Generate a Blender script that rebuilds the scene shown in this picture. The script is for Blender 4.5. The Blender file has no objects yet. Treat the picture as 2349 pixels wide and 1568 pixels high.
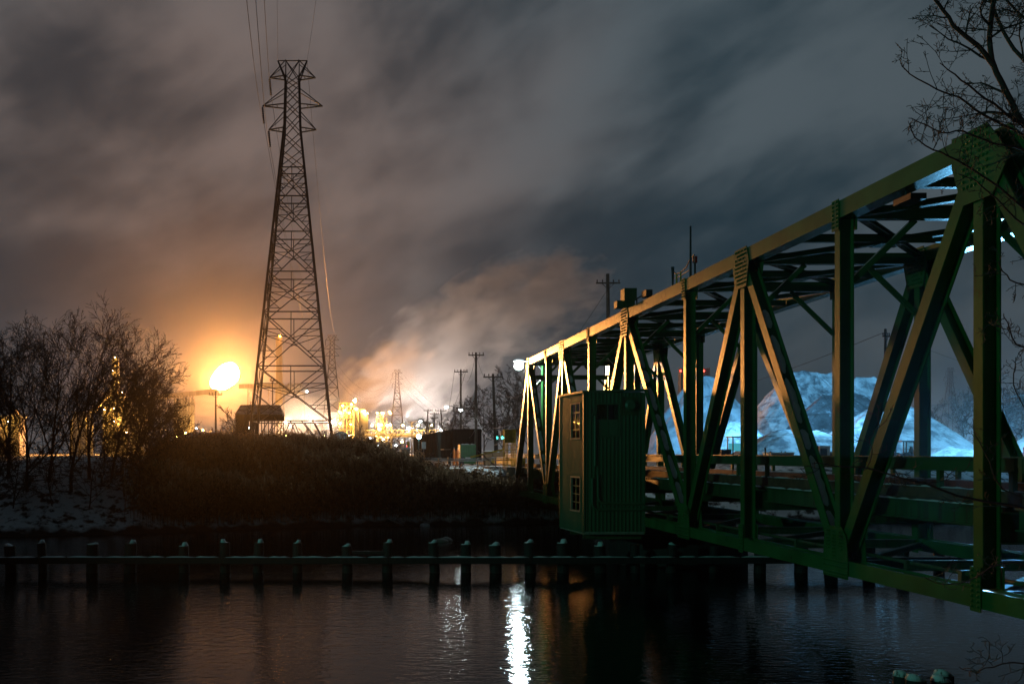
import bpy, bmesh, math, random
from mathutils import Vector, Matrix, noise as mnoise
R = math.radians
scene = bpy.context.scene

# ------------------------------------------------------------------ camera
F, CX, CY, W0, H0 = 2284.0, 790.0, 1037.0, 2349.0, 1568.0   # focal length and axis on a 2349 x 1568 picture
cam_d = bpy.data.cameras.new('camera')
cam = bpy.data.objects.new('camera', cam_d); scene.collection.objects.link(cam)
cam.location = (0, 0, 0); cam.rotation_euler = (R(90), 0, 0)
cam_d.sensor_width = 36.0; cam_d.lens = 36.0 * F / W0
cam_d.shift_x = (W0 / 2 - CX) / W0; cam_d.shift_y = (CY - H0 / 2) / W0
cam_d.clip_start = 0.1; cam_d.clip_end = 9000
scene.camera = cam

# ------------------------------------------------------------------ night sky: low cloud over an industrial town
world = bpy.data.worlds.new('World'); scene.world = world; world.use_nodes = True
SKY_WARM_DIR = Vector((-0.16, 1.0, 0.22)).normalized()
def build_sky():
    nt = world.node_tree; nt.nodes.clear(); L = nt.links.new
    def N(t, **k):
        n = nt.nodes.new(t)
        for a, b in k.items(): setattr(n, a, b)
        return n
    def math_(op, a, b=None, c=None, clamp=False):
        n = N('ShaderNodeMath', operation=op); n.use_clamp = clamp
        for i, v in enumerate((a, b, c)):
            if v is None: continue
            if isinstance(v, (int, float)): n.inputs[i].default_value = v
            else: L(v, n.inputs[i])
        return n.outputs[0]
    out = N('ShaderNodeOutputWorld'); bg = N('ShaderNodeBackground'); L(bg.outputs[0], out.inputs[0])
    tc = N('ShaderNodeTexCoord')
    mp0 = N('ShaderNodeMapping'); mp0.inputs['Rotation'].default_value = (0, R(24), 0); mp = N('ShaderNodeMapping'); mp.inputs['Scale'].default_value = (3.0, 1.8, 5.6)
    mp.inputs['Location'].default_value = (5.2, 9.4, 2.9)
    L(tc.outputs['Generated'], mp0.inputs[0]); L(mp0.outputs[0], mp.inputs[0])
    n1 = N('ShaderNodeTexNoise'); n1.inputs['Scale'].default_value = 1.15; n1.inputs['Detail'].default_value = 4; n1.inputs['Roughness'].default_value = .5; n1.inputs['Distortion'].default_value = .35
    L(mp.outputs[0], n1.inputs['Vector'])
    n2 = N('ShaderNodeTexNoise'); n2.inputs['Scale'].default_value = 3.6; n2.inputs['Detail'].default_value = 4; n2.inputs['Roughness'].default_value = .52; n2.inputs['Distortion'].default_value = .2
    L(mp.outputs[0], n2.inputs['Vector'])
    cloud = math_('ADD', math_('MULTIPLY', n1.outputs[0], .72), math_('MULTIPLY', n2.outputs[0], .28))
    mr = N('ShaderNodeMapRange'); mr.interpolation_type = 'SMOOTHSTEP'; L(cloud, mr.inputs[0])
    mr.inputs[1].default_value = .37; mr.inputs[2].default_value = .65
    # warm town glow falls off with the angle from the works; blue-grey elsewhere
    dot = N('ShaderNodeVectorMath', operation='DOT_PRODUCT'); L(tc.outputs['Generated'], dot.inputs[0]); dot.inputs[1].default_value = SKY_WARM_DIR
    ang = math_('ARCCOSINE', dot.outputs['Value'])
    wm = N('ShaderNodeMapRange'); wm.interpolation_type = 'SMOOTHSTEP'; L(math_('ADD', ang, math_('MULTIPLY', math_('SUBTRACT', n2.outputs[0], .5), .12)), wm.inputs[0])
    wm.inputs[1].default_value = .10; wm.inputs[2].default_value = .52; wm.inputs[3].default_value = 1; wm.inputs[4].default_value = 0
    def col(c): 
        n = N('ShaderNodeRGB'); n.outputs[0].default_value = (*c, 1); return n.outputs[0]
    def mix(f, a, b):
        n = N('ShaderNodeMix', data_type='RGBA'); L(f, n.inputs[0]); L(a, n.inputs[6]); L(b, n.inputs[7]); return n.outputs[2]
    # low heaps of cloud along the horizon, all round
    mp2 = N('ShaderNodeMapping'); mp2.inputs['Scale'].default_value = (5.5, 5.5, 8.0); mp2.inputs['Location'].default_value = (1.35, 0, .6); L(tc.outputs['Generated'], mp2.inputs[0])
    n3 = N('ShaderNodeTexNoise'); n3.inputs['Scale'].default_value = 1.0; n3.inputs['Detail'].default_value = 8; n3.inputs['Roughness'].default_value = .54; L(mp2.outputs[0], n3.inputs['Vector'])
    sep = N('ShaderNodeSeparateXYZ'); L(tc.outputs['Generated'], sep.inputs[0])
    band = N('ShaderNodeMapRange'); L(sep.outputs[2], band.inputs[0]); band.interpolation_type = 'SMOOTHSTEP'; band.inputs[1].default_value = .08; band.inputs[2].default_value = .26; band.inputs[3].default_value = .05; band.inputs[4].default_value = -.30
    puff = N('ShaderNodeMapRange'); L(math_('ADD', n3.outputs[0], band.outputs[0]), puff.inputs[0]); puff.interpolation_type = 'SMOOTHSTEP'; puff.inputs[1].default_value = .42; puff.inputs[2].default_value = .74
    # the cloud lit by the works dims away from them
    dim = N('ShaderNodeMapRange'); L(ang, dim.inputs[0]); dim.interpolation_type = 'SMOOTHSTEP'; dim.inputs[1].default_value = .35; dim.inputs[2].default_value = 1.7; dim.inputs[3].default_value = 1.12; dim.inputs[4].default_value = .30
    warm = mix(mr.outputs[0], col((.036, .036, .040)), col((.158, .124, .113)))
    cool = mix(mr.outputs[0], col((.009, .026, .038)), col((.070, .093, .108)))
    dk = N('ShaderNodeMapRange'); L(sep.outputs[2], dk.inputs[0]); dk.interpolation_type = 'SMOOTHSTEP'; dk.inputs[1].default_value = .02; dk.inputs[2].default_value = .24; dk.inputs[3].default_value = .75; dk.inputs[4].default_value = 0
    base = mix(dk.outputs[0], mix(wm.outputs[0], cool, warm), col((.020, .034, .046))); low = mix(wm.outputs[0], col((.085, .096, .102)), col((.165, .146, .138)))
    L(mix(math_('MULTIPLY', puff.outputs[0], .85), base, low), bg.inputs[0]); L(dim.outputs[0], bg.inputs[1])
build_sky()

# ------------------------------------------------------------------ render / exposure
vs = scene.view_settings
scene.display_settings.display_device = 'sRGB'
vs.view_transform = 'Standard'; vs.look = 'None'; vs.gamma = 1; vs.exposure = 0; vs.use_curve_mapping = False
cy = scene.cycles
cy.use_light_tree = True; cy.max_bounces = 5; cy.diffuse_bounces = 2; cy.glossy_bounces = 3; cy.transmission_bounces = 3
cy.transparent_max_bounces = 12; cy.volume_bounces = 0; cy.sample_clamp_indirect = 4; cy.sample_clamp_direct = 0
cy.use_denoising = True; cy.caustics_reflective = False; cy.caustics_refractive = False

def at(x, y, Y):                      # a point of the 2349 x 1568 picture at distance Y
    return Vector(((x - CX) * Y / F, Y, (CY - y) * Y / F))
def ax(x, Y): return (x - CX) * Y / F
def az(y, Y): return (CY - y) * Y / F

# ------------------------------------------------------------------ materials
MATS = {}
def M(name, col, rough=.6, metal=0.0, var=.25, scale=3.0, col2=None, cover=.5, soft=.1, stretch=(1, 1, 1), bump=0.0, bscale=None, spec=.5):
    if name in MATS: return MATS[name]
    m = bpy.data.materials.new(name); m.use_nodes = True; nt = m.node_tree; L = nt.links.new
    b = nt.nodes['Principled BSDF']; b.inputs['Roughness'].default_value = rough; b.inputs['Metallic'].default_value = metal
    b.inputs['Specular IOR Level'].default_value = spec
    tc = nt.nodes.new('ShaderNodeNewGeometry'); mp = nt.nodes.new('ShaderNodeMapping'); mp.inputs['Scale'].default_value = stretch
    L(tc.outputs['Position'], mp.inputs[0])
    n = nt.nodes.new('ShaderNodeTexNoise'); n.inputs['Scale'].default_value = scale; n.inputs['Detail'].default_value = 5; L(mp.outputs[0], n.inputs['Vector'])
    r = nt.nodes.new('ShaderNodeValToRGB'); L(n.outputs[0], r.inputs[0])
    r.color_ramp.elements[0].position = .3; r.color_ramp.elements[1].position = .7
    r.color_ramp.elements[0].color = (*[c * (1 - var) for c in col], 1); r.color_ramp.elements[1].color = (*[min(1, c * (1 + var)) for c in col], 1)
    src = r.outputs[0]
    if col2:
        n2 = nt.nodes.new('ShaderNodeTexNoise'); n2.inputs['Scale'].default_value = scale * 1.7; n2.inputs['Detail'].default_value = 7; n2.inputs['Roughness'].default_value = .62; L(mp.outputs[0], n2.inputs['Vector'])
        r2 = nt.nodes.new('ShaderNodeMapRange'); L(n2.outputs[0], r2.inputs[0]); p = .72 - .44 * cover
        r2.inputs[1].default_value = p - soft / 2; r2.inputs[2].default_value = p + soft / 2
        mx = nt.nodes.new('ShaderNodeMix'); mx.data_type = 'RGBA'; L(r2.outputs[0], mx.inputs[0]); L(src, mx.inputs[6]); mx.inputs[7].default_value = (*col2, 1); src = mx.outputs[2]
    L(src, b.inputs['Base Color'])
    if bump:
        n3 = nt.nodes.new('ShaderNodeTexNoise'); n3.inputs['Scale'].default_value = bscale or scale * 4; n3.inputs['Detail'].default_value = 8; n3.inputs['Roughness'].default_value = .66; L(mp.outputs[0], n3.inputs['Vector'])
        bp = nt.nodes.new('ShaderNodeBump'); bp.inputs['Strength'].default_value = 1; bp.inputs['Distance'].default_value = bump; L(n3.outputs[0], bp.inputs['Height']); L(bp.outputs[0], b.inputs['Normal'])
    MATS[name] = m; return m
def E(name, col, strength):
    if name in MATS: return MATS[name]
    m = bpy.data.materials.new(name); m.use_nodes = True; nt = m.node_tree; nt.nodes.clear()
    o = nt.nodes.new('ShaderNodeOutputMaterial'); e = nt.nodes.new('ShaderNodeEmission'); e.inputs[0].default_value = (*col, 1); e.inputs[1].default_value = strength
    nt.links.new(e.outputs[0], o.inputs[0]); MATS[name] = m; return m
def glass(name):
    m = bpy.data.materials.new(name); m.use_nodes = True; nt = m.node_tree; nt.nodes.clear(); L = nt.links.new
    o = nt.nodes.new('ShaderNodeOutputMaterial'); mx = nt.nodes.new('ShaderNodeMixShader'); f = nt.nodes.new('ShaderNodeFresnel'); f.inputs[0].default_value = 1.6
    t = nt.nodes.new('ShaderNodeBsdfTransparent'); t.inputs[0].default_value = (.75, .8, .78, 1); g = nt.nodes.new('ShaderNodeBsdfGlossy'); g.inputs['Roughness'].default_value = .03
    L(f.outputs[0], mx.inputs[0]); L(t.outputs[0], mx.inputs[1]); L(g.outputs[0], mx.inputs[2]); L(mx.outputs[0], o.inputs[0]); MATS[name] = m; return m

paint = M('bridge_paint', (.032, .125, .034), .25, 0, .28, .8, col2=(.050, .034, .018), cover=.10, soft=.12, bump=.004, bscale=9, spec=.18)
paint_d = M('bridge_paint_weathered', (.034, .085, .030), .55, 0, .3, 1.2, col2=(.05, .035, .02), cover=.30, soft=.12, stretch=(3, 3, .4), bump=.004)
rail_paint = M('rail_paint', (.045, .105, .040), .5, 0, .2, .9, col2=(.12, .06, .03), cover=.12, soft=.1)
rust = M('rusty_steel', (.13, .06, .032), .75, 0, .4, 4)
snow = M('snow', (.72, .77, .80), .65, 0, .08, 3, bump=.02, bscale=14)
snow_patchy = M('wind_blown_snow', (.55, .60, .62), .7, 0, .15, 3, col2=(.06, .075, .05), cover=.30, soft=.12, stretch=(4, 4, 1.6))
cabin_paint = M('cabin_paint', (.034, .125, .060), .42, 0, .14, .8, col2=(.05, .07, .045), cover=.12, soft=.14, stretch=(2.5, 2.5, .5))
cabin_trim = M('cabin_trim', (.26, .27, .20), .6, 0, .25, 3, col2=(.10, .05, .03), cover=.25)
galv = M('galvanised_steel', (.12, .12, .125), .65, .0, .2, 2)
dark_steel = M('dark_steel', (.03, .031, .034), .6, 0, .3, 2)
black = M('black_enamel', (.015, .015, .016), .5, 0, .3, 2)
wood = M('weathered_timber', (.060, .048, .038), .85, 0, .35, 3, stretch=(3, 3, .6), bump=.015)
wet_wood = M('wet_timber', (.014, .012, .011), .7, 0, .35, 3, stretch=(3, 3, .6), bump=.02)
bark = M('bark', (.050, .040, .034), .9, 0, .35, 6)
bark_near = M('grey_bark', (.035, .032, .03), .85, 0, .3, 8)
concrete = M('concrete', (.22, .21, .20), .85, 0, .2, 1.2, bump=.01)
soil = None
salt = M('road_salt', (.58, .61, .63), .85, 0, .28, .30, col2=(.19, .21, .23), cover=.42, soft=.18, bump=.55, bscale=.9)
gravel_dark = M('dark_aggregate', (.085, .088, .095), .9, 0, .45, .5, col2=(.30, .33, .36), cover=.22, soft=.15, bump=.8, bscale=.9)
salt_dirty = M('salt_with_dirt', (.36, .39, .42), .8, 0, .3, .16, col2=(.18, .20, .215), cover=.45, soft=.15, bump=.5, bscale=.6)
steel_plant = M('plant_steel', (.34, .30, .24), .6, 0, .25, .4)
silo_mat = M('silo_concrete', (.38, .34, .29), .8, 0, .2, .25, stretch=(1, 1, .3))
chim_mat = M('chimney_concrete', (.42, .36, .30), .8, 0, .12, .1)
roof_mat = M('shed_roof', (.16, .16, .17), .55, 0, .2, .6, col2=(.55, .58, .6), cover=.35, soft=.25)
clad_dark = M('dark_cladding', (.012, .013, .014), .95, 0, .3, .8, stretch=(4, 4, .6), spec=0)
yellow = M('yellow_paint', (.50, .36, .03), .55, 0, .25, 3, col2=(.12, .08, .02), cover=.2)
green_box = M('green_enamel', (.012, .10, .022), .45, 0, .2, 3, col2=(.02, .06, .03), cover=.15)
orange_p = M('orange_paint', (.55, .14, .03), .5, 0, .2, 4)
red_p = M('red_paint', (.45, .03, .02), .45, 0, .2, 4)
white_p = M('white_paint', (.62, .63, .62), .5, 0, .12, 3)
board = M('brown_board', (.20, .11, .055), .8, 0, .3, 2, stretch=(2, 2, .5))
rubber = M('rubber', (.02, .02, .02), .85, 0, .2, 6)
ceram = M('insulator_glaze', (.05, .03, .025), .3, 0, .2, 6)
wire_mat = M('aluminium_wire', (.045, .043, .042), .5, .3, .1, 2)
def translucent(m, col, amount):
    nt = m.node_tree; b = nt.nodes['Principled BSDF']; o = nt.nodes['Material Output']; t = nt.nodes.new('ShaderNodeBsdfTranslucent'); t.inputs[0].default_value = (*col, 1)
    mx = nt.nodes.new('ShaderNodeMixShader'); mx.inputs[0].default_value = amount; nt.links.new(b.outputs[0], mx.inputs[1]); nt.links.new(t.outputs[0], mx.inputs[2]); nt.links.new(mx.outputs[0], o.inputs[0]); return m
reed_mat = translucent(M('dry_reed', (.13, .080, .040), .85, 0, .5, 2.2), (.10, .06, .03), .3)
plume_mat = translucent(M('reed_plume', (.36, .25, .15), .9, 0, .4, 2.5), (.36, .25, .15), .55)
pane_mat = glass('window_glass')
blind_mat = M('flare_tinted_blind', (.46, .27, .10), .7, 0, .12, 3)  # amber light of the flare is put into the blind colour
interior = M('painted_board', (.34, .33, .27), .7, 0, .1, 2)
FLARE_RGB = (1.0, .38, .085)
flame_mat = E('gas_flame', FLARE_RGB, 2500)
sodium = E('sodium_bulb', (1.0, .50, .09), 1300)
sodium_small = E('sodium_bulb_small', (1.0, .56, .13), 160)
white_lamp = E('white_lamp', (.75, .97, 1.0), 650)
white_far = E('white_far_lamp', (.85, .95, 1.0), 45)
cyan_lamp = E('cyan_lamp', (.35, 1.0, 1.0), 160)
steam_fill = E('added_mast_bulb', (1.0, .84, .74), 14000)
steam_lamp = E('quench_lamp', (1.0, .66, .42), 5200)
green_sig = E('green_signal', (.05, 1.0, .75), 8)
red_sig = E('red_beacon', (1.0, .05, .03), 12)
amber_sig = E('amber_beacon', (1.0, .35, .05), 60)
flood_glow = E('flood_lens', (.45, .85, 1.0), 500)
dim_screen = E('cab_light', (.12, .75, .95), .45)

# ------------------------------------------------------------------ mesh building
ORG = {}
class MB:
    def __init__(s): s.v, s.f = [], []
    def box(s, x0, x1, y0, y1, z0, z1):
        n = len(s.v)
        s.v += [(x0, y0, z0), (x1, y0, z0), (x1, y1, z0), (x0, y1, z0), (x0, y0, z1), (x1, y0, z1), (x1, y1, z1), (x0, y1, z1)]
        s.f += [tuple(n + i for i in q) for q in ((0, 3, 2, 1), (4, 5, 6, 7), (0, 1, 5, 4), (1, 2, 6, 5), (2, 3, 7, 6), (3, 0, 4, 7))]; return s
    def bar(s, p, q, a, b, side=None, off=(0, 0)):
        """box beam from p to q; a wide along `side`, b across"""
        p, q = Vector(p), Vector(q); d = (q - p).normalized()
        sd = Vector(side) if side is not None else (Vector((0, 0, 1)).cross(d) if abs(d.z) < .95 else Vector((1, 0, 0)))
        sd = (sd - d * sd.dot(d)).normalized(); t = d.cross(sd).normalized()
        c0 = sd * off[0] + t * off[1]; n = len(s.v)
        for e in (p, q):
            for i, j in ((-1, -1), (1, -1), (1, 1), (-1, 1)): s.v.append(tuple(e + c0 + sd * (i * a / 2) + t * (j * b / 2)))
        s.f += [tuple(n + i for i in k) for k in ((3, 2, 1, 0), (4, 5, 6, 7), (0, 1, 5, 4), (1, 2, 6, 5), (2, 3, 7, 6), (3, 0, 4, 7))]; return s
    def hsec(s, p, q, depth, width, side=(1, 0, 0), tf=.03, tw=.03):
        """rolled H: two flanges facing +-side, web between"""
        for k in (-1, 1): s.bar(p, q, tf, width, side, (k * (depth - tf) / 2, 0))
        return s.bar(p, q, depth - 2 * tf, tw, side)
    def tube(s, pts, rad, n=8, cap=True):
        pts = [Vector(p) for p in pts]; m = len(pts); rad = rad if isinstance(rad, (list, tuple)) else [rad] * m
        base = len(s.v); prev = None
        for i, p in enumerate(pts):
            d = (pts[min(i + 1, m - 1)] - pts[max(i - 1, 0)])
            d = d.normalized() if d.length > 1e-9 else Vector((0, 0, 1))
            u = prev if prev is not None else (Vector((1, 0, 0)) if abs(d.x) < .8 else Vector((0, 1, 0)))
            u = u - d * u.dot(d); u = u.normalized() if u.length > 1e-6 else d.orthogonal().normalized(); prev = u; w = d.cross(u)
            for k in range(n):
                a = 2 * math.pi * k / n; s.v.append(tuple(p + (u * math.cos(a) + w * math.sin(a)) * rad[i]))
        for i in range(m - 1):
            for k in range(n):
                a, b = base + i * n + k, base + i * n + (k + 1) % n; s.f.append((a, b, b + n, a + n))
        if cap: s.f.append(tuple(base + k for k in range(n))[::-1]); s.f.append(tuple(base + (m - 1) * n + k for k in range(n)))
        return s
    def ball(s, c, r, n=8, m=6, sz=1.0):
        c = Vector(c); pts = [(c.x, c.y, c.z + r * sz * math.cos(math.pi * i / m)) for i in range(m + 1)]
        b = len(s.v)
        for i in range(m + 1):
            rr = r * math.sin(math.pi * i / m)
            for k in range(n):
                a = 2 * math.pi * k / n; s.v.append((c.x + rr * math.cos(a), c.y + rr * math.sin(a), pts[i][2]))
        for i in range(m):
            for k in range(n):
                a, e = b + i * n + k, b + i * n + (k + 1) % n; s.f.append((a, a + n, e + n, e))
        return s
    def poly(s, pts): 
        n = len(s.v); s.v += [tuple(p) for p in pts]; s.f.append(tuple(range(n, n + len(pts)))); return s
    def prism(s, pts, d):
        """polygon pts extruded along vector d"""
        n = len(s.v); m = len(pts); d = Vector(d); s.v += [tuple(Vector(p)) for p in pts] + [tuple(Vector(p) + d) for p in pts]
        s.f.append(tuple(range(n, n + m))[::-1]); s.f.append(tuple(range(n + m, n + 2 * m)))
        for i in range(m): j = (i + 1) % m; s.f.append((n + i, n + j, n + m + j, n + m + i))
        return s
    def build(s, name, mat, parent=None, smooth=False, fix=True):
        me = bpy.data.meshes.new(name); org = Vector(ORG.get(parent.name, (0, 0, 0))) if parent else Vector((0, 0, 0))
        vv = [(a - org.x, b - org.y, c - org.z) for a, b, c in s.v]
        me.from_pydata(vv, [], s.f); me.materials.append(mat)
        if smooth: me.polygons.foreach_set('use_smooth', [True] * len(me.polygons))
        if fix and len(s.f) < 6000:
            bm = bmesh.new(); bm.from_mesh(me); bmesh.ops.recalc_face_normals(bm, faces=bm.faces); bm.to_mesh(me); bm.free()
        me.update(); o = bpy.data.objects.new(name, me); scene.collection.objects.link(o)
        if parent: o.parent = parent; ORG[o.name] = tuple(org)
        return o
def tag(o, label=None, cat=None, group=None, kind=None):
    if label: o['label'] = label
    if cat: o['category'] = cat
    if group: o['group'] = group
    if kind: o['kind'] = kind
    return o
def thing(name, loc, label, cat, group=None):
    o = bpy.data.objects.new(name, None); scene.collection.objects.link(o); o.location = loc; o.empty_display_size = .5; ORG[o.name] = tuple(loc)
    return tag(o, label, cat, group)
def fbm(x, y, z=0.0, oct=4):
    a, s, f = 0, .5, 1
    for _ in range(oct): a += s * mnoise.noise((x * f, y * f, z * f)); s *= .5; f *= 2.03
    return a

# ================================================================== the ground and the water
WATER = -5.0
bank_mat = M('bank_ground', (.035, .028, .022), .95, 0, .4, .9, col2=(.78, .82, .85), cover=.60, soft=.12, bump=.06, bscale=3)
def muddy_waterline(m):
    """bare wet mud where the tide covers the foot of the bank"""
    nt = m.node_tree; L = nt.links.new; b = nt.nodes['Principled BSDF']; src = b.inputs['Base Color'].links[0].from_socket
    g_ = nt.nodes.new('ShaderNodeNewGeometry'); sp = nt.nodes.new('ShaderNodeSeparateXYZ'); L(g_.outputs['Position'], sp.inputs[0])
    nz = nt.nodes.new('ShaderNodeTexNoise'); nz.inputs['Scale'].default_value = .8; nz.inputs['Detail'].default_value = 5; L(g_.outputs['Position'], nz.inputs['Vector'])
    ad = nt.nodes.new('ShaderNodeMath'); ad.operation = 'MULTIPLY_ADD'; L(nz.outputs[0], ad.inputs[0]); ad.inputs[1].default_value = 1.1; L(sp.outputs[2], ad.inputs[2])
    mr = nt.nodes.new('ShaderNodeMapRange'); L(ad.outputs[0], mr.inputs[0]); mr.inputs[1].default_value = -4.25; mr.inputs[2].default_value = -3.95
    mx = nt.nodes.new('ShaderNodeMix'); mx.data_type = 'RGBA'; L(mr.outputs[0], mx.inputs[0]); mx.inputs[6].default_value = (.018, .015, .012, 1); L(src, mx.inputs[7]); L(mx.outputs[2], b.inputs['Base Color'])
muddy_waterline(bank_mat)
def shore(x):                          # distance of the far waterline
    t = min(1, max(0, (x + 22) / 27)); t = t * t * (3 - 2 * t)
    return 59.3 + 9.0 * t + 2.2 * min(1, max(0, (x - 5) / 10)) + .55 * mnoise.noise((x * .25, 0, 3.3))
def ground_z(x, y):
    wdt = 10.5 if x < -8 else (10.5 - 4.0 * min(1, (x + 8) / 10))
    t = (y - shore(x)) / wdt
    if t < 0: return max(-6.0, -5.0 + t * 3.5)
    s = min(1, t); z = -5.0 + 3.75 * (1 - (1 - s) ** 1.7)
    z += .25 * fbm(x * .3, y * .3, 1.0) * min(1, t * 4)
    if y > 95: z -= .2 * min(1, (y - 95) / 60)
    z += 1.0 * math.exp(-((x + 19) / 9) ** 2 - ((y - 74) / 6) ** 2)
    return z
def axis(lo, hi, step, far):
    a = []; v = lo
    while v <= hi: a.append(v); v += step
    s = step; v = hi
    while v < far: s *= 1.5; v += s; a.append(min(v, far))
    return a
gxs = sorted(set([-v for v in axis(0, 46, .8, 3000)] + axis(0, 46, .8, 3000)))
gys = axis(54, 100, .7, 3400)
g = MB(); nx = len(gxs)
for y in gys:
    for x in gxs: g.v.append((x, y, ground_z(x, y) if abs(x) < 400 and y < 900 else -1.45))
for j in range(len(gys) - 1):
    for i in range(nx - 1): g.f.append((j * nx + i, j * nx + i + 1, (j + 1) * nx + i + 1, (j + 1) * nx + i))
tag(g.build('ground', bank_mat, smooth=True, fix=False), 'snow-patched far river bank and works yard', 'ground', kind='structure')
# near bank under and behind the camera
g = MB(); xs2 = [-60, -40, -25, -15, -8, -4, -1, 2, 5, 8, 11, 14, 17, 20, 26, 40, 60]; ys2 = [-60, -30, -12, -4, 0, 3, 5, 7, 9, 11, 13, 15, 17, 19]
for y in ys2:
    for x in xs2: g.v.append((x, y, (-1.6 if y < 3 else max(-6.0, -1.6 - (y - 3) * .30)) + .12 * mnoise.noise((x * .5, y * .5, 7))))
n2 = len(xs2)
for j in range(len(ys2) - 1):
    for i in range(n2 - 1): g.f.append((j * n2 + i, j * n2 + i + 1, (j + 1) * n2 + i + 1, (j + 1) * n2 + i))
tag(g.build('near_bank', bank_mat, smooth=True, fix=False), 'near river bank below the camera', 'ground', kind='structure')

def water_material():
    m = bpy.data.materials.new('river_water'); m.use_nodes = True; nt = m.node_tree; L = nt.links.new; b = nt.nodes['Principled BSDF']
    b.inputs['Base Color'].default_value = (.004, .005, .006, 1); b.inputs['Roughness'].default_value = .05; b.inputs['IOR'].default_value = 1.21
    tc = nt.nodes.new('ShaderNodeNewGeometry'); mp = nt.nodes.new('ShaderNodeMapping'); mp.inputs['Scale'].default_value = (2.4, 4.6, 1); L(tc.outputs['Position'], mp.inputs[0])
    n = nt.nodes.new('ShaderNodeTexNoise'); n.inputs['Scale'].default_value = 1.3; n.inputs['Detail'].default_value = 3; n.inputs['Distortion'].default_value = .4; L(mp.outputs[0], n.inputs['Vector'])
    bp = nt.nodes.new('ShaderNodeBump'); bp.inputs['Strength'].default_value = 1.0; bp.inputs['Distance'].default_value = .0105; L(n.outputs[0], bp.inputs['Height']); L(bp.outputs[0], b.inputs['Normal'])
    return m
w = MB().poly([(-400, -80, WATER), (400, -80, WATER), (400, 82, WATER), (-400, 82, WATER)])
tag(w.build('water', water_material()), 'dark still river water', 'water', kind='structure')

# ================================================================== the green truss bridge
XN, XF = 12.5, 17.9
NY = [19.36, 24.89, 30.83, 36.05, 43.72, 50.26, 56.4, 60.9, 66.9]
YE0, YE1 = 13.6, 72.6
ZT, ZB = 6.03, -2.84
TOPN, BOTN = (0, 2, 4, 6, 8), (1, 3, 5, 7)
bridge = thing('truss_bridge', (15.2, 43, -3.05), 'green riveted steel through-truss bridge crossing the river on the right', 'bridge')
rng = random.Random(4)
def snow_strip(p, q, w, h, parent, side, seed, gap=.25, mat=snow):
    """lumpy snow lying along a member, broken into drifts"""
    p, q = Vector(p), Vector(q); d = q - p; L_ = d.length; d.normalize(); r = random.Random(seed)
    sd = Vector(side); sd = (sd - d * sd.dot(d)).normalized(); up = d.cross(sd)
    if up.z < 0: up = -up
    m = MB(); t = 0.05
    while t < L_ - .1:
        ln = min(r.uniform(.5, 1.8), L_ - t - .02); n = max(3, int(ln / .18)); base = len(m.v)
        for i in range(n + 1):
            k = i / n; e = min(1, min(k, 1 - k) * 4 + .15); c = p + d * (t + ln * k)
            ww = w * (.72 + .28 * r.random()) * (.4 + .6 * e) / 2; hh = h * (.5 + .6 * r.random()) * e; o = w * .1 * (r.random() - .5)
            for a, b in ((-1, 0), (-.55, .8), (.1, 1), (.6, .75), (1, 0)): m.v.append(tuple(c + sd * (a * ww + o) + up * (b * hh + .002)))
        for i in range(n):
            for k in range(4): a = base + i * 5 + k; m.f.append((a, a + 1, a + 6, a + 5))
        m.f.append(tuple(base + k for k in range(5))); m.f.append(tuple(base + n * 5 + k for k in range(5)))
        t += ln + (r.random() * gap)
    return m.build('snow', mat, parent, smooth=True)
def rivets(parent, cells, r=.036):
    m = MB()
    for c, nrm in cells:
        nrm = Vector(nrm); c = Vector(c); u = nrm.orthogonal().normalized(); v = nrm.cross(u); b = len(m.v)
        for rr, hh in ((1, 0), (.8, .6)):
            for k in range(6):
                a = k * math.pi / 3; m.v.append(tuple(c + (u * math.cos(a) + v * math.sin(a)) * r * rr + nrm * hh * r))
        m.v.append(tuple(c + nrm * r)); 
        for k in range(6):
            j = (k + 1) % 6; m.f.append((b + k, b + j, b + 6 + j, b + 6 + k)); m.f.append((b + 6 + k, b + 6 + j, b + 12))
    return tag(m.build('rivets', paint, parent), kind='stuff')
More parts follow.
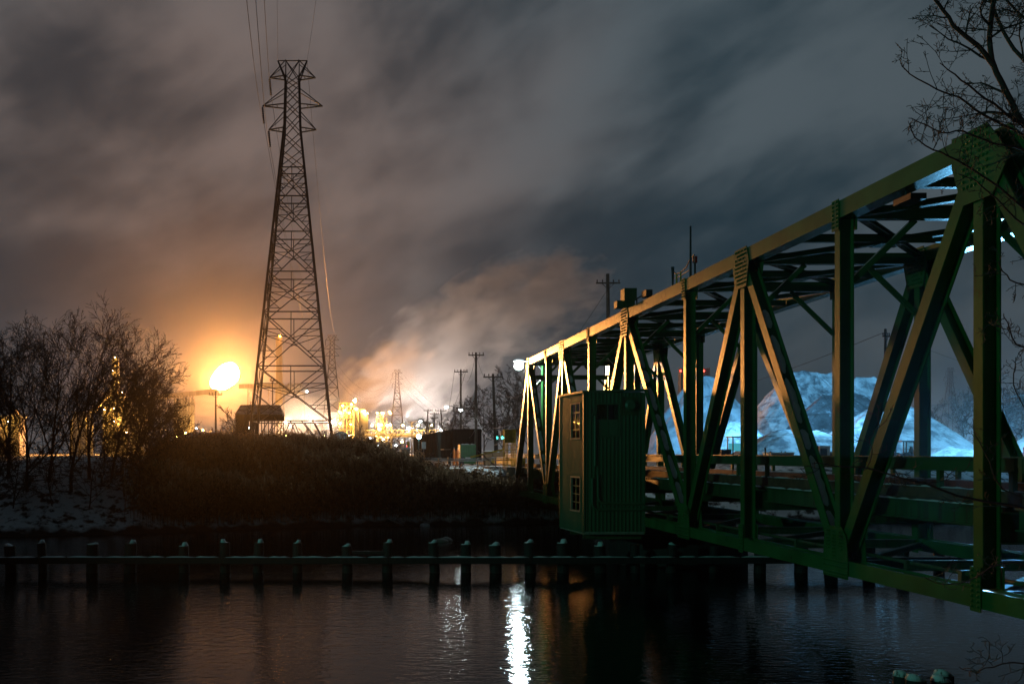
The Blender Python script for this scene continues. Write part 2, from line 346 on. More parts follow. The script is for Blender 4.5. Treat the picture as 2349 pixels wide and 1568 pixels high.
for X, inner in ((XN, 1), (XF, -1)):
    near = X == XN
    # chords, panel by panel
    for a, b in zip(NY[:-1], NY[1:]):
        MB().box(X - .21, X + .21, a, b - .006, ZT - .215, ZT + .215).build('top_chord', paint, bridge)
    ys = [YE0] + NY + [YE1]
    for a, b in zip(ys[:-1], ys[1:]):
        c = MB(); c.box(X - .20, X - .17, a, b - .006, ZB - .185, ZB + .185); c.box(X + .17, X + .20, a, b - .006, ZB - .185, ZB + .185); c.box(X - .17, X + .17, a, b - .006, ZB - .16, ZB - .13)
        c = c.build('bottom_chord', paint, bridge)
        if near and a < 40: snow_strip((X, a + .2, ZB - .13), (X, b - .2, ZB - .13), .22, .03, c, (1, 0, 0), int(a * 7), .9)
    # verticals
    for i, y in enumerate(NY):
        z0, z1 = ZB + .2, ZT - .216
        MB().hsec((X, y, z0), (X, y, z1), .36, .25 if i % 2 else .28).build('vertical_post', paint, bridge)
    # diagonals
    dg = []
    for i in BOTN:
        dg += [(NY[i - 1], NY[i]), (NY[i + 1], NY[i])]
    dg += [(NY[0], YE0), (NY[8], YE1)]
    for k, (yt, yb) in enumerate(dg):
        p = Vector((X, yt, ZT - .1)); q = Vector((X, yb, ZB + .1)); d = (q - p).normalized()
        p += d * .45; q -= d * .35
        o = MB().hsec(p, q, .36, .32 if k < 8 else .42).build('diagonal' if k < 8 else 'end_post', paint, bridge)
        if yb < yt and (near or k > 5) or k == 8:      # troughs that face up towards the camera hold snow
            snow_strip(p + d * 1.5 + Vector((0, 0, .0)), q - d * .3, .30, .05, o, (1, 0, 0), 50 + k, .12, snow)
    # gusset plates with rivets
    for sx in (-1, 1):
        xp = X + sx * .215
        for i in TOPN:
            y = NY[i]; hw = .62
            pts = [(y - .45, ZT + .27), (y + .45, ZT + .27), (y + .62, ZT - .2), (y + .42, ZT - .95), (y - .42, ZT - .95), (y - .62, ZT - .2)]
            if i == 8: pts = [(y - .45, ZT + .27), (y + .12, ZT + .27), (y + .35, ZT - .2), (y + .32, ZT - .95), (y - .42, ZT - .95), (y - .62, ZT - .2)]
            if i == 0: pts = [(y - .35, ZT + .27), (y + .75, ZT + .27), (y + .75, ZT - .3), (y + .42, ZT - 1.15), (y - .5, ZT - 1.15), (y - 1.0, ZT - .5)]
            gp = MB().prism([(xp, a, b) for a, b in pts], (sx * .022, 0, 0)).build('gusset_plate', paint, bridge)
            if near and sx < 0 or (not near and sx < 0 and i < 6):
                cells = []
                for r_ in range(9):
                    for c_ in range(7):
                        yy = y - .36 + c_ * .12; zz = ZT + .18 - r_ * .125
                        if rng.random() < .88: cells.append(((xp + sx * .022, yy, zz), (sx, 0, 0)))
                rivets(gp, cells)
        for i in BOTN:
            y = NY[i]
            pts = [(y - .62, ZB + .2), (y - .55, ZB + .75), (y - .3, ZB + 1.0), (y + .3, ZB + 1.0), (y + .55, ZB + .75), (y + .62, ZB + .2), (y + .62, ZB - .27), (y - .62, ZB - .27)]
            gp = MB().prism([(xp, a, b) for a, b in pts], (sx * .022, 0, 0)).build('gusset_plate', paint, bridge)
            if near and sx < 0:
                cells = [((xp + sx * .022, y - .54 + c_ * .09, ZB + zz), (sx, 0, 0)) for c_ in range(13) for zz in (.14, .02, -.14, -.22)]
                for cy_, n_ in ((-.38, 6), (-.28, 5), (0, 8), (.1, 8), (.34, 6), (.44, 5)):
                    cells += [((xp + sx * .022, y + cy_ * .9, ZB + .88 - k * .085), (sx, 0, 0)) for k in range(n_)]
                rivets(gp, cells)
        for i in TOPN[:-1]:                 # small splice plates at the feet of the posts
            y = NY[i]
            gp = MB().prism([(xp, a, b) for a, b in ((y - .16, ZB + .62), (y + .16, ZB + .62), (y + .16, ZB - .25), (y - .16, ZB - .25))], (sx * .022, 0, 0)).build('splice_plate', paint, bridge)
            if near and sx < 0: rivets(gp, [((xp + sx * .022, y + a, ZB + .55 - k * .1), (-1, 0, 0)) for a in (-.09, .09) for k in range(8)])
        for i in BOTN:                      # splice under the chord at odd posts
            y = NY[i]
            gp = MB().prism([(xp, a, b) for a, b in ((y - .17, ZT + .26), (y + .17, ZT + .26), (y + .17, ZT - .5), (y - .17, ZT - .5))], (sx * .022, 0, 0)).build('splice_plate', paint, bridge)
            if near and sx < 0: rivets(gp, [((xp + sx * .022, y + a, ZT + .2 - k * .1), (-1, 0, 0)) for a in (-.1, .1) for k in range(7)])
# top bracing
for i, y in enumerate(NY):
    MB().hsec((XN + .22, y, ZT - .05), (XF - .22, y, ZT - .05), .34, .22, side=(0, 0, 1)).build('top_strut', paint, bridge)
    if i in (0, 8):
        MB().hsec((XN + .22, y, ZT - 1.0), (XF - .22, y, ZT - 1.0), .3, .2, side=(0, 0, 1)).build('portal_strut', paint, bridge)
    for X, s in ((XN, 1), (XF, -1)):
        MB().bar((X + s * .19, y, ZT - 1.75), (X + s * 1.75, y, ZT - .24), .12, .14, (0, 1, 0)).build('knee_brace', paint, bridge)
for a, b in zip(NY[:-1], NY[1:]):
    MB().hsec((XN + .24, a + .15, ZT + .06), (XF - .24, b - .15, ZT + .06), .15, .2, side=(0, 0, 1), tf=.02, tw=.02).build('lateral_brace', paint, bridge)
    MB().hsec((XF - .24, a + .15, ZT - .12), (XN + .24, b - .15, ZT - .12), .15, .2, side=(0, 0, 1), tf=.02, tw=.02).build('lateral_brace', paint, bridge)
    ym = (a + b) / 2
    MB().hsec((XN + .22, ym, ZT - .05), (XF - .22, ym, ZT - .05), .22, .16, side=(0, 0, 1), tf=.02, tw=.02).build('top_strut', paint, bridge)
    c = Vector(((XN + XF) / 2, ym, ZT - .24)); MB().box(c.x - .35, c.x + .35, c.y - .3, c.y + .3, c.z - .012, c.z + .012).build('lateral_plate', paint, bridge)
# floor system
fl_y = [YE0] + NY + [YE1]
for y in fl_y:
    MB().hsec((XN + .2, y, -1.47), (XF - .2, y, -1.47), .62, .24, side=(0, 0, 1)).build('floor_beam', paint_d, bridge)
for a, b in zip(fl_y[:-1], fl_y[1:]):
    for X in (13.05, 14.5, 15.9, 17.35):
        o = MB().hsec((X, a + .13, -1.30), (X, b - .13, -1.30), .44, .2, side=(0, 0, 1)).build('stringer', paint_d, bridge)
        if X < 13.1: snow_strip((X - .06, a + .1, -1.078), (X - .06, b - .1, -1.078), .17, .045, o, (1, 0, 0), int(a * 3), .12)
    for X, sd in ((13.28, -1), (17.15, 1)):
        k = MB().box(X - .11, X + .11, a + .02, b - .02, -1.03, -.78).build('kerb_timber', rust, bridge)
        snow_strip((X, a + .05, -.779), (X, b - .05, -.779), .2, .035, k, (1, 0, 0), int(a * 5 + X), .15)
    MB().box(13.0, 17.4, a + .005, b - .005, -1.07, -1.034).build('deck_panel', rust, bridge)
    for X in (13.12, 17.3):
        rl = MB(); rl.bar((X, a + .13, -.255), (X, b - .13, -.255), .03, .28, (1, 0, 0)); rl.bar((X, a + .13, -.125), (X, b - .13, -.125), .14, .03, (1, 0, 0)); rl.bar((X, a + .13, -.385), (X, b - .13, -.385), .14, .03, (1, 0, 0))
        rl.build('guard_rail', rail_paint, bridge)
        for yy in (a + .35, (a + b) / 2):
            MB().bar((X + .12 * (1 if X < 15 else -1), yy, -1.03), (X + .12 * (1 if X < 15 else -1), yy, -.13), .1, .12, (1, 0, 0)).build('rail_post', rail_paint, bridge)
    MB().hsec((XN + .2, a + .2, ZB), (XF - .2, b - .2, ZB), .16, .16, side=(0, 0, 1), tf=.02, tw=.02).build('lateral_brace', paint_d, bridge)
for y in fl_y:
    MB().hsec((XN + .2, y, ZB + .02), (XF - .2, y, ZB + .02), .26, .2, side=(0, 0, 1)).build('bottom_strut', paint_d, bridge)
cn = MB().tube([(12.85, YE0, -2.5), (12.85, YE1, -2.5)], .045, 8).build('conduit', paint_d, bridge)
for a in NY[:6]:
    for k in (1.2, 3.2): MB().box(12.74, 12.96, a + k, a + k + .12, -2.66, -2.44).build('conduit_clamp', paint_d, bridge)
# gear on the top chord
bx = MB().box(12.18, 12.72, 43.3, 43.9, 6.62, 7.14).build('equipment_box', paint_d, bridge)
MB().box(12.25, 12.65, 43.36, 43.84, ZT + .216, 6.62).build('box_pedestal', paint_d, bridge)
MB().box(11.9, 12.28, 43.45, 43.95, 6.32, 6.62).build('junction_box', paint_d, bridge)
MB().tube([(12.6, 42.9, ZT + .2), (12.6, 42.9, 6.62), (12.6, 41.9, 6.62)], .03, 6).build('hand_bar', dark_steel, bridge)
MB().box(12.45, 12.72, 41.1, 41.7, 6.45, 6.72).build('lamp_housing', dark_steel, bridge)
MB().tube([(12.5, 35.95, ZT + .2), (12.5, 35.95, 8.16)], [.045, .032], 8).build('antenna', dark_steel, bridge)
MB().tube([(12.5, 35.5, ZT + .2), (12.5, 35.5, 6.75)], .035, 8).build('beacon_post', dark_steel, bridge)
MB().tube([(12.5, 35.5, 6.75), (12.5, 35.5, 6.98)], .085, 10).build('beacon', red_p, bridge)
MB().tube([(12.5, 37.9, ZT + .2), (12.5, 37.9, 6.85), (12.5, 37.9, 7.05)], [.03, .05, .07], 8).build('camera_post', dark_steel, bridge)
for y in (37.0, 37.45): MB().tube([(12.5, y, ZT + .2), (12.5, y, 6.72)], .03, 6).build('cable_post', yellow, bridge)
MB().tube([(12.5, 37.9, 6.9), (12.5, 37.5, 6.7), (12.5, 37.0, 6.68), (12.5, 36.4, 6.75), (12.5, 35.95, 7.0), (12.5, 35.55, 7.05)], .022, 5).build('cable', black, bridge)
MB().tube([(12.5, 37.9, 6.6), (12.5, 37.0, 6.55), (12.5, 35.95, 6.6)], .016, 5).build('cable', black, bridge)
lp = MB().box(12.4, 12.75, 21.8, 22.5, 5.55, 5.68).build('lamp_housing', black, bridge)
MB().tube([(12.5, 22.15, 5.68), (12.5, 22.15, ZT - .2)], .03, 6).build('lamp_bracket', black, bridge)

# abutment and mid-river pier
ab = thing('bridge_abutment', (15.2, 75, -5.5), 'dark concrete abutment under the far end of the green bridge', 'abutment')
MB().box(11.2, 19.2, 71.4, 76.5, -6.0, -3.1).build('bearing_wall', concrete, ab)
MB().box(11.2, 12.0, 76.5, 82.0, -6.0, -1.1).build('wing_wall', concrete, ab); MB().box(18.4, 19.2, 76.5, 82.0, -6.0, -1.1).build('wing_wall', concrete, ab)
MB().box(12.0, 18.4, 73.4, 82.0, -3.1, -1.1).build('back_wall', concrete, ab)
pier = thing('bridge_pier', (15.2, 46, -6), 'round dark pier standing in the water below the middle of the bridge', 'pier')
MB().tube([(15.2, 46, -6), (15.2, 46, -3.6)], 3.2, 32).build('drum', wet_wood, pier)
MB().tube([(15.2, 46, -3.59), (15.2, 46, -3.15)], 2.7, 32).build('turntable', dark_steel, pier)

# ================================================================== the control cabin hung on the near truss
cab = thing('control_cabin', (11.0, 43, -3.3), 'green corrugated bridge control cabin hung on the outside of the truss', 'cabin')
CX0, CX1, CY0, CY1, CZ0, CZ1 = 9.83, 12.27, 40.8, 44.05, -3.3, 2.46
SLANT = -.081                          # the left wall is set at a slight angle to the truss
def corrugated(axis_, c, a0, a1, z0, z1, out, holes):
    """ribbed sheet in the plane axis_=c, from a0 to a1, with rectangular holes (a, b, z0, z1)"""
    m = MB(); pit = .155; prof = [(0, 0), (.075, 0), (.085, .03), (.12, .03), (.13, 0)]
    cuts = sorted({a0, a1, *[h[0] for h in holes], *[h[1] for h in holes]}); xs_ = []
    k = 0
    pts = []
    while a0 + k * pit < a1:
        for u, d in prof:
            if a0 + k * pit + u < a1: pts.append((a0 + k * pit + u, d))
        k += 1
    pts.append((a1, 0))
    def dep(u): 
        for (p, d), (q, e) in zip(pts[:-1], pts[1:]):
            if p <= u <= q: return d + (e - d) * (u - p) / max(1e-6, q - p)
        return 0
    allu = sorted(set([p for p, _ in pts] + cuts)); allu = [u for i, u in enumerate(allu) if i == 0 or u - allu[i - 1] > 1e-4]
    for u, v in zip(allu[:-1], allu[1:]):
        mid = (u + v) / 2; spans = [(z0, z1)]
        for h in holes:
            if h[0] <= mid <= h[1]: spans = [s for t in spans for s in ((t[0], min(t[1], h[2])), (max(t[0], h[3]), t[1])) if s[1] - s[0] > 1e-4]
        for s0, s1 in spans:
            q = []
            for uu, zz in ((u, s0), (v, s0), (v, s1), (u, s1)):
                o = c + out * dep(uu); q.append((o + (SLANT * (uu - CY0) if c == CX0 else 0), uu, zz) if axis_ == 'x' else (uu, o, zz))
            m.poly(q)
    return m
wf = (10.34, 11.23, .68, 1.96); wl = [(41.27, 42.45, .6, 2.02), (41.27, 42.45, -2.42, -1.06)]
corrugated('y', CY0, CX0, CX1, CZ0, CZ1, -1, [wf]).build('corrugated_wall', cabin_paint, cab)
corrugated('x', CX0, CY0, CY1, CZ0, CZ1, -1, wl).build('corrugated_wall', cabin_paint, cab)
corrugated('y', CY1, CX0 - .26, CX1, CZ0, CZ1, 1, []).build('corrugated_wall', cabin_paint, cab)
corrugated('x', CX1, CY0, CY1, CZ0, CZ1, 1, []).build('corrugated_wall', cabin_paint, cab)
MB().box(CX1 - .08, CX1 - .06, CY0 + .1, CY1 - .1, CZ0, CZ1 - .05).build('lining', interior, cab)
MB().box(CX0 + .09, CX1 - .09, CY0 + .1, CY1 - .1, -.5, -.42).build('inner_floor', interior, cab)
MB().prism([(CX0 - .02, CY0 - .02, CZ0 - .05), (CX1 + .02, CY0 - .02, CZ0 - .05), (CX1 + .02, CY1 + .02, CZ0 - .05), (CX0 - .28, CY1 + .02, CZ0 - .05)], (0, 0, .049)).build('base_plate', cabin_trim, cab)
rf = MB().prism([(CX0 - .10, CY0 - .10, CZ1 - .02), (CX1 + .1, CY0 - .10, CZ1 + .06), (CX1 + .1, CY1 + .1, CZ1 + .06), (CX0 - .38, CY1 + .1, CZ1 - .02)], (0, 0, .08)).build('roof', cabin_paint, cab)
snow_strip((CX0 + .02, CY0 - .05, CZ1 + .062), (CX0 - .24, CY1, CZ1 + .062), .16, .04, rf, (1, 0, 0), 91, .3)
for (x, y) in ((CX0 - .015, CY0 - .015), (CX1 + .015, CY0 - .015), (CX0 - .28, CY1 + .015)):
    MB().box(x - .035, x + .035, y - .035, y + .035, CZ0, CZ1 - .025).build('corner_trim', cabin_paint, cab)
def cab_window(axis_, c, a, b, z0, z1, out, cols, rows, solid_low=False):
    def bx_(m, a0, a1, zz0, zz1, d0, d1):
        lo, hi = sorted((c + out * d0, c + out * d1))
        m.box(lo, hi, a0, a1, zz0, zz1) if axis_ == 'x' else m.box(a0, a1, lo, hi, zz0, zz1)
        if axis_ == 'x': m.v[-8:] = [(u_ + SLANT * (v_ - CY0), v_, w_) for u_, v_, w_ in m.v[-8:]]
        return m
    m = MB(); t = .06
    bx_(m, a - t, b + t, z1, z1 + t, -.05, .045); bx_(m, a - t, b + t, z0 - t, z0, -.05, .07); bx_(m, a - t, a, z0, z1, -.05, .045); bx_(m, b, b + t, z0, z1, -.05, .045)
    wdw = m.build('window', cabin_trim if axis_ == 'x' else cabin_paint, cab)
    for i in range(cols):
        for j in range(rows):
            u0, u1 = a + (b - a) * i / cols + .018, a + (b - a) * (i + 1) / cols - .018; v0, v1 = z0 + (z1 - z0) * j / rows + .018, z0 + (z1 - z0) * (j + 1) / rows - .018
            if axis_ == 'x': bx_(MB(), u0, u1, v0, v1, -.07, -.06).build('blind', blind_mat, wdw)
            if solid_low and j == 0: bx_(MB(), u0, u1, v0, v1, -.02, .0).build('panel', cabin_paint, wdw)
            else: bx_(MB(), u0, u1, v0, v1, -.012, -.006).build('pane', pane_mat, wdw)
    for i in range(1, cols): u = a + (b - a) * i / cols; bx_(MB(), u - .02, u + .02, z0, z1, -.03, .02).build('mullion', cabin_paint, wdw)
    for j in range(1, rows): v = z0 + (z1 - z0) * j / rows; bx_(MB(), a, b, v - .02, v + .02, -.028, .018).build('glazing_bar', cabin_paint, wdw)
cab_window('y', CY0, *wf, -1, 2, 2, True)
for h in wl: cab_window('x', CX0, *h, -1, 2, 4)
vp = MB().box(11.38, 11.99, CY0 - .05, CY0 - .025, 1.52, 2.27).build('vent_plate', paint_d, cab)
MB().tube([(11.71, CY0 - .05, 1.92), (11.71, CY0 - .14, 1.92), (11.71, CY0 - .2, 1.92)], [.24, .24, .16], 20).build('round_vent', cabin_paint, cab)
yy = CY0 - .07
MB().tube([(10.16, yy, 1.5), (10.16, yy - .06, 1.56), (10.24, yy - .06, 1.6), (10.26, yy, 1.5), (10.26, yy, -.55)], .045, 8).build('pipe', cabin_paint, cab)
MB().tube([(10.14, yy, -1.05), (10.14, yy, -2.12), (10.2, yy, -2.26), (10.34, yy, -2.34), (12.2, yy, -2.34), (12.5, yy + .1, -2.34)], .05, 8, True).build('pipe', cabin_paint, cab)
MB().tube([(10.38, yy, -.9), (10.38, yy, -1.78), (10.44, yy, -1.98), (10.62, yy, -2.08), (12.3, yy, -2.1)], .05, 8).build('pipe', cabin_paint, cab)
MB().box(CX0, CX1, CY0 - .06, CY0 - .03, CZ0, CZ0 + .05).build('drip_edge', cabin_trim, cab)
for y in (41.3, 43.6): MB().box(9.9, XN - .2, y - .1, y + .1, CZ0 - .28, CZ0 - .052).build('bracket', paint_d, cab)

# ================================================================== timber fender in the river
YF_ = 41.5
fender = thing('timber_fender', (0, YF_, -6), 'long low row of dark timber piles with a snow-topped rail across the river', 'fender')
FX = [-180, -95, 22, 95, 213, 300, 421, 515, 594, 682, 795, 890, 993, 1069, 1134, 1213, 1290, 1375, 1455, 1545, 1640, 1745, 1840, 1908, 1992, 2072, 2155, 2260, 2380, 2480]
rng = random.Random(11)
for i, px in enumerate(FX):
    x = ax(px, YF_); r = rng.uniform(.185, .26); y = YF_ + rng.uniform(-.08, .08); lean = rng.uniform(-.2, .2); zt = az(1248 + rng.uniform(-5, 4), YF_)
    p = MB().tube([(x - lean, y, -6.2), (x - lean * .3, y, -4.6), (x, y, zt)], [r * 1.08, r * 1.03, r], 14).build('pile', wet_wood, fender)
    if rng.random() < .18: continue
    c = MB(); c.tube([(x, y, zt + .002), (x, y, zt + .035), (x + rng.uniform(-.06, .06), y, zt + rng.uniform(.04, .08))], [r * rng.uniform(.8, .98), r * .85, r * .5], 14); c.build('snow_cap', snow, p, smooth=True)
xa, xb = ax(-260, YF_), ax(2560, YF_)
edges = [xa] + [ax(FX[k], YF_) for k in range(3, len(FX) - 1, 4)] + [xb]
for k, (a, b) in enumerate(zip(edges[:-1], edges[1:])):
    z = az(1279, YF_) + rng.uniform(-.015, .015)
    wl_ = MB().box(a + .01, b - .01, YF_ - .55, YF_ - .3, z - .18, z + .08).build('rail_beam', wet_wood, fender)
    snow_strip((a + .05, YF_ - .43, z + .081), (b - .05, YF_ - .43, z + .081), .24, .05, wl_, (0, 1, 0), 300 + k, .1)
b_ = MB().box(ax(800, YF_), ax(884, YF_), YF_ - .12, YF_ + .1, az(1270, YF_), az(1263, YF_)).build('short_beam', wet_wood, fender)
# mooring dolphins close by
for k, (pxs, lab) in enumerate(((((2070, 1549), (2100, 1558)), 'left pair of snow-capped mooring piles in the bottom right corner'), (((2164, 1547), (2158, 1560)), 'right pair of snow-capped mooring piles in the bottom right corner'))):
    dol = thing('mooring_piles', (at(pxs[0][0], 1560, 18.5).x, 18.5, -6), lab, 'mooring piles')
    for j, (px, py) in enumerate(pxs):
        Y = 18.9 - .75 * j; q = at(px, py, Y); r = .17
        p = MB().tube([(q.x, Y, -6), (q.x + .01, Y, q.z)], [.19, r], 14).build('pile', wet_wood, dol)
        c = MB().tube([(q.x, Y, q.z + .002), (q.x, Y, q.z + .04), (q.x + .03, Y + .02, q.z + .055)], [r * 1.0, r * .9, r * .35], 14).build('snow_cap', snow_patchy, p, smooth=True)
    MB().tube([(at(pxs[0][0], 0, 18.9).x, 18.7, -4.6), (at(pxs[1][0], 0, 18.15).x, 18.35, -4.55)], .16, 8).build('binding', rust, dol)

# ================================================================== lattice pylons
def lattice_pylon(px, Y, H, label, k=1.0, detail=2, mat=galv, group='lattice pylons of the power line'):
    X = ax(px, Y); z0 = ground_z(X, Y) if Y < 900 else -1.45
    t = thing('lattice_pylon', (X, Y, z0), label, 'pylon', group)
    top = z0 + H; s = H / 48.4
    za, zw = z0, z0 + 40.3 * s                                   # foot, waist
    def hw(z): return (5.05 + (0.95 - 5.05) * (z - za) / (zw - za)) * s if z < zw else (0.95 - .20 * (z - zw) / (top - zw)) * s
    def cn(i, z): h = hw(z); return Vector((X + (-h if i in (0, 3) else h), Y + (-h if i in (0, 1) else h), z))
    lt, bt = .26 * k * max(s, .8), .105 * k * max(s, .8)
    ztop = top - 2.1 * s
    for i in range(4):
        m = MB(); m.bar(cn(i, za), cn(i, zw), lt, lt); m.bar(cn(i, zw), cn(i, ztop), lt * .85, lt * .85); m.build('leg', mat, t)
        if detail > 1: MB().box(cn(i, za).x - .5, cn(i, za).x + .5, cn(i, za).y - .5, cn(i, za).y + .5, za - .6, za + .25).build('footing', concrete, t)
    lev = [0.0, 5.0, 11.4, 17.8, 22.6, 27.4, 31.7, 35.2]; lev = [z0 + v * s for v in lev]
    for a, b in zip(lev[:-1], lev[1:]):
        for i in range(4):
            j = (i + 1) % 4; m = MB(); A, B, C, D = cn(i, a), cn(j, a), cn(i, b), cn(j, b)
            m.bar(C, D, bt * 1.25, bt * 1.25)
            if a == lev[0]:
                for f_, g_ in ((.22, A), (.36, A), (.64, B), (.78, B)): m.bar(C.lerp(D, f_), g_.lerp(C if g_ is A else D, .12 if f_ in (.22, .78) else .0), bt, bt)
                m.bar(C.lerp(D, .5), A.lerp(B, .30) + Vector((0, 0, .2)), bt, bt); m.bar(C.lerp(D, .5), A.lerp(B, .70) + Vector((0, 0, .2)), bt, bt)
            else:
                m.bar(A, D, bt, bt); m.bar(B, C, bt, bt); mid = (A + D) / 2 * .5 + (B + C) / 2 * .5
                w1, w0 = (D - C).length, (B - A).length; tt = w0 / (w0 + w1); mid = A.lerp(D, tt)
                if detail > 1:
                    m.bar(C.lerp(D, .5), mid, bt * .8, bt * .8)
                    for f_ in (.28, .68):
                        for P_, Q_, T_ in ((A, C, D), (B, D, C)):
                            l_ = P_.lerp(Q_, f_)
                            # meets the diagonal that starts at the foot (below the crossing) or the one that comes from the far foot
                            if f_ < tt: e_ = P_.lerp(T_, f_)
                            else: e_ = Q_.lerp(B if P_ is A else A, 1 - f_)
                            m.bar(l_, e_, bt * .75, bt * .75)
                    for P_, Q_, T_, O_ in ((A, C, D, B), (B, D, C, A)):
                        m.bar(P_.lerp(Q_, .5), P_.lerp(T_, .26), bt * .7, bt * .7); m.bar(P_.lerp(Q_, .68), Q_.lerp(O_, .52), bt * .7, bt * .7)
            m.build('bracing', mat, t)
    z = lev[-1]; st = 2.15 * s; n_up = 0
    while z + st * .6 < ztop:
        zz = min(z + st, ztop)
        for i in range(4):
            j = (i + 1) % 4; m = MB(); m.bar(cn(i, z), cn(j, zz), bt * .85, bt * .85); m.bar(cn(j, z), cn(i, zz), bt * .85, bt * .85); m.build('bracing', mat, t)
        z = zz; st = (2.15 if z < zw else 1.75) * s; n_up += 1
    tips = {}
    for a_i, (zf, half, up) in enumerate(((40.1, 2.85, 2.0), (42.95, 3.6, 1.9), (46.35, 2.75, 1.9))):
        zc = z0 + zf * s
        for sd in (-1, 1):
            tip = Vector((X + sd * half * s, Y, zc)); m = MB()
            for yy in (-1, 1):
                c_ = Vector((X + sd * hw(zc), Y + yy * hw(zc), zc)); m.bar(c_, tip, bt * 1.2, bt * 1.2)
                u_ = Vector((X + sd * hw(zc + up * s), Y + yy * hw(zc) * .9, min(zc + up * s, top - .05))); m.bar(u_, tip, bt * .8, bt * .8)
            for f_ in (.35, .7): 
                m.bar(Vector((X + sd * hw(zc), Y - hw(zc), zc)).lerp(tip, f_), Vector((X + sd * hw(zc), Y + hw(zc), zc)).lerp(tip, f_), bt * .8, bt * .8)
            arm = m.build('cross_arm', mat, t); tips[(a_i, sd)] = tip
            if sd < 0:
                ib = MB(); nseg = 9 if detail > 1 else 3; Ls = 2.0 * s
                for q in range(nseg):
                    zq = zc - .12 * s - q * Ls / nseg; ib.tube([(tip.x + .02 * q * s, Y, zq), (tip.x + .02 * q * s, Y, zq - Ls / nseg * .55), (tip.x + .02 * q * s, Y, zq - Ls / nseg)], [.06 * s * k, .17 * s * k, .06 * s * k], 6)
                ib.build('insulator', ceram, arm); tips[(a_i, 'w')] = Vector((tip.x + .18 * s, Y, zc - 2.15 * s))
    m = MB(); zc = ztop - .2 * s; hh = 1.75 * s
    for yy in (-1, 1):
        for sd in (-1, 1):
            m.bar((X + sd * hw(zc), Y + yy * hw(zc), zc), (X + sd * hh, Y, top), bt * 1.2, bt * 1.2)
            m.bar((X + sd * hw(zc), Y + yy * hw(zc), zc), (X - sd * hw(zc), Y, top), bt * .8, bt * .8)
            m.bar((X + sd * hw(zc), Y + yy * hw(zc), zc), (X + sd * hw(zc), Y, top), bt * .8, bt * .8)
    m.bar((X - hh, Y, top), (X + hh, Y, top), bt, bt); m.build('peak', mat, t)
    tips[('g', -1)] = Vector((X - hh, Y, top)); tips[('g', 1)] = Vector((X + hh, Y, top))
    return tips
T1 = lattice_pylon(671, 120, 48.5, 'tall steel lattice pylon standing left of centre in front of the works', 1.0, 2, dark_steel)
T2 = lattice_pylon(762, 400, 48.5, 'second lattice pylon just right of the tall one, beside the yellow-lit plant', 1.3, 1, dark_steel)
T3 = lattice_pylon(911, 590, 50.5, 'third lattice pylon further right, standing in front of drifting steam', 1.5, 1, dark_steel)
T4 = lattice_pylon(1183, 1000, 50, 'faint far lattice pylon behind bare trees left of the bridge', 1.4, 1, dark_steel)
T5 = lattice_pylon(2180, 620, 54, 'faint far lattice pylon seen through the bridge at the right', .8, 1, dark_steel)
def wire(p, q, sag, r, label, mat=wire_mat, n=24, group='overhead power lines', name='power_line'):
    p, q = Vector(p), Vector(q); pts = []
    for i in range(n + 1):
        t = i / n; v = p.lerp(q, t); v.z -= 4 * sag * t * (1 - t); pts.append(v)
    return tag(MB().tube(pts, r, 4, False).build(name, mat, None, fix=False), label, 'wire', group)
for a_i, nm in ((0, 'lowest'), (1, 'middle'), (2, 'upper')):
    p = T1[(a_i, 'w')]
    wire(p, (p.x + 15.4, -120, p.z + 1), 17.5, .022, f'power line from the {nm} left arm of the tall pylon up out of the frame', wire_mat, 30)
    wire(p, T2[(a_i, 'w')], 11, .026, f'power line from the {nm} left arm of the tall pylon down to the second pylon')
    wire(T2[(a_i, 'w')], T3[(a_i, 'w')], 13, .06, f'power line from the {nm} arm of the second pylon to the third pylon')
    wire(T3[(a_i, 'w')] + Vector((5 + a_i, 0, 0)), T4[(a_i, 'w')], 22, .08, f'thin power line from the {nm} arm of the third pylon towards the far trees')
wire(T1[('g', 1)], T2[('g', 1)], 9, .022, 'earth wire from the top of the tall pylon down to the second pylon top')
wire(T1[('g', -1)], (T1[('g', -1)].x + 15.4, -120, 49), 15, .014, 'left earth wire from the tall pylon top up out of the frame')
wire(T1[('g', 1)], (T1[('g', 1)].x + 15.4, -120, 49), 15, .014, 'right earth wire from the tall pylon top up out of the frame')

# ================================================================== the flare and the works
YFL = 600.0
fl = thing('gas_flare', (ax(496, YFL), YFL, -1.4), 'blazing orange-white gas flare on a thin stack left of the tall pylon', 'gas flare')
MB().tube([(ax(496, YFL), YFL, -1.4), (ax(496, YFL), YFL, az(900, YFL))], .28, 10).build('stack', black, fl)
MB().tube([(ax(496, YFL), YFL, az(900, YFL)), (ax(496, YFL), YFL, az(894, YFL))], [.7, 1.0], 12).build('burner_tip', dark_steel, fl)
def flame():
    m = MB(); n, mm = 20, 16; base, tip = at(497, 894, YFL), at(531, 831, YFL); axis_ = tip - base
    for i in range(mm + 1):
        t = i / mm; c = base + axis_ * t; c.x += YFL / 220 * .4 * math.sin(t * 3.0)
        rr = 2.65 * YFL / 220 * (math.sin(math.pi * min(1, t ** .86)) ** .56) if 0 < t < 1 else .02
        for k in range(n):
            a = 2 * math.pi * k / n; w_ = rr * (1 + .09 * mnoise.noise((math.cos(a) * 1.4, math.sin(a) * 1.4, t * 3.2)))
            m.v.append((c.x + w_ * math.cos(a), c.y + w_ * math.sin(a), c.z - .18 * w_ * math.cos(a)))
    for i in range(mm):
        for k in range(n): a, b = i * n + k, i * n + (k + 1) % n; m.f.append((a, b, b + n, a + n))
    return m
flame().build('flame', flame_mat, fl, smooth=True)

def bulb(parent, p, r, mat, name='lamp'):
    return MB().ball(p, r, 6, 4).build(name, mat, parent)
def gy(Y): return -1.45
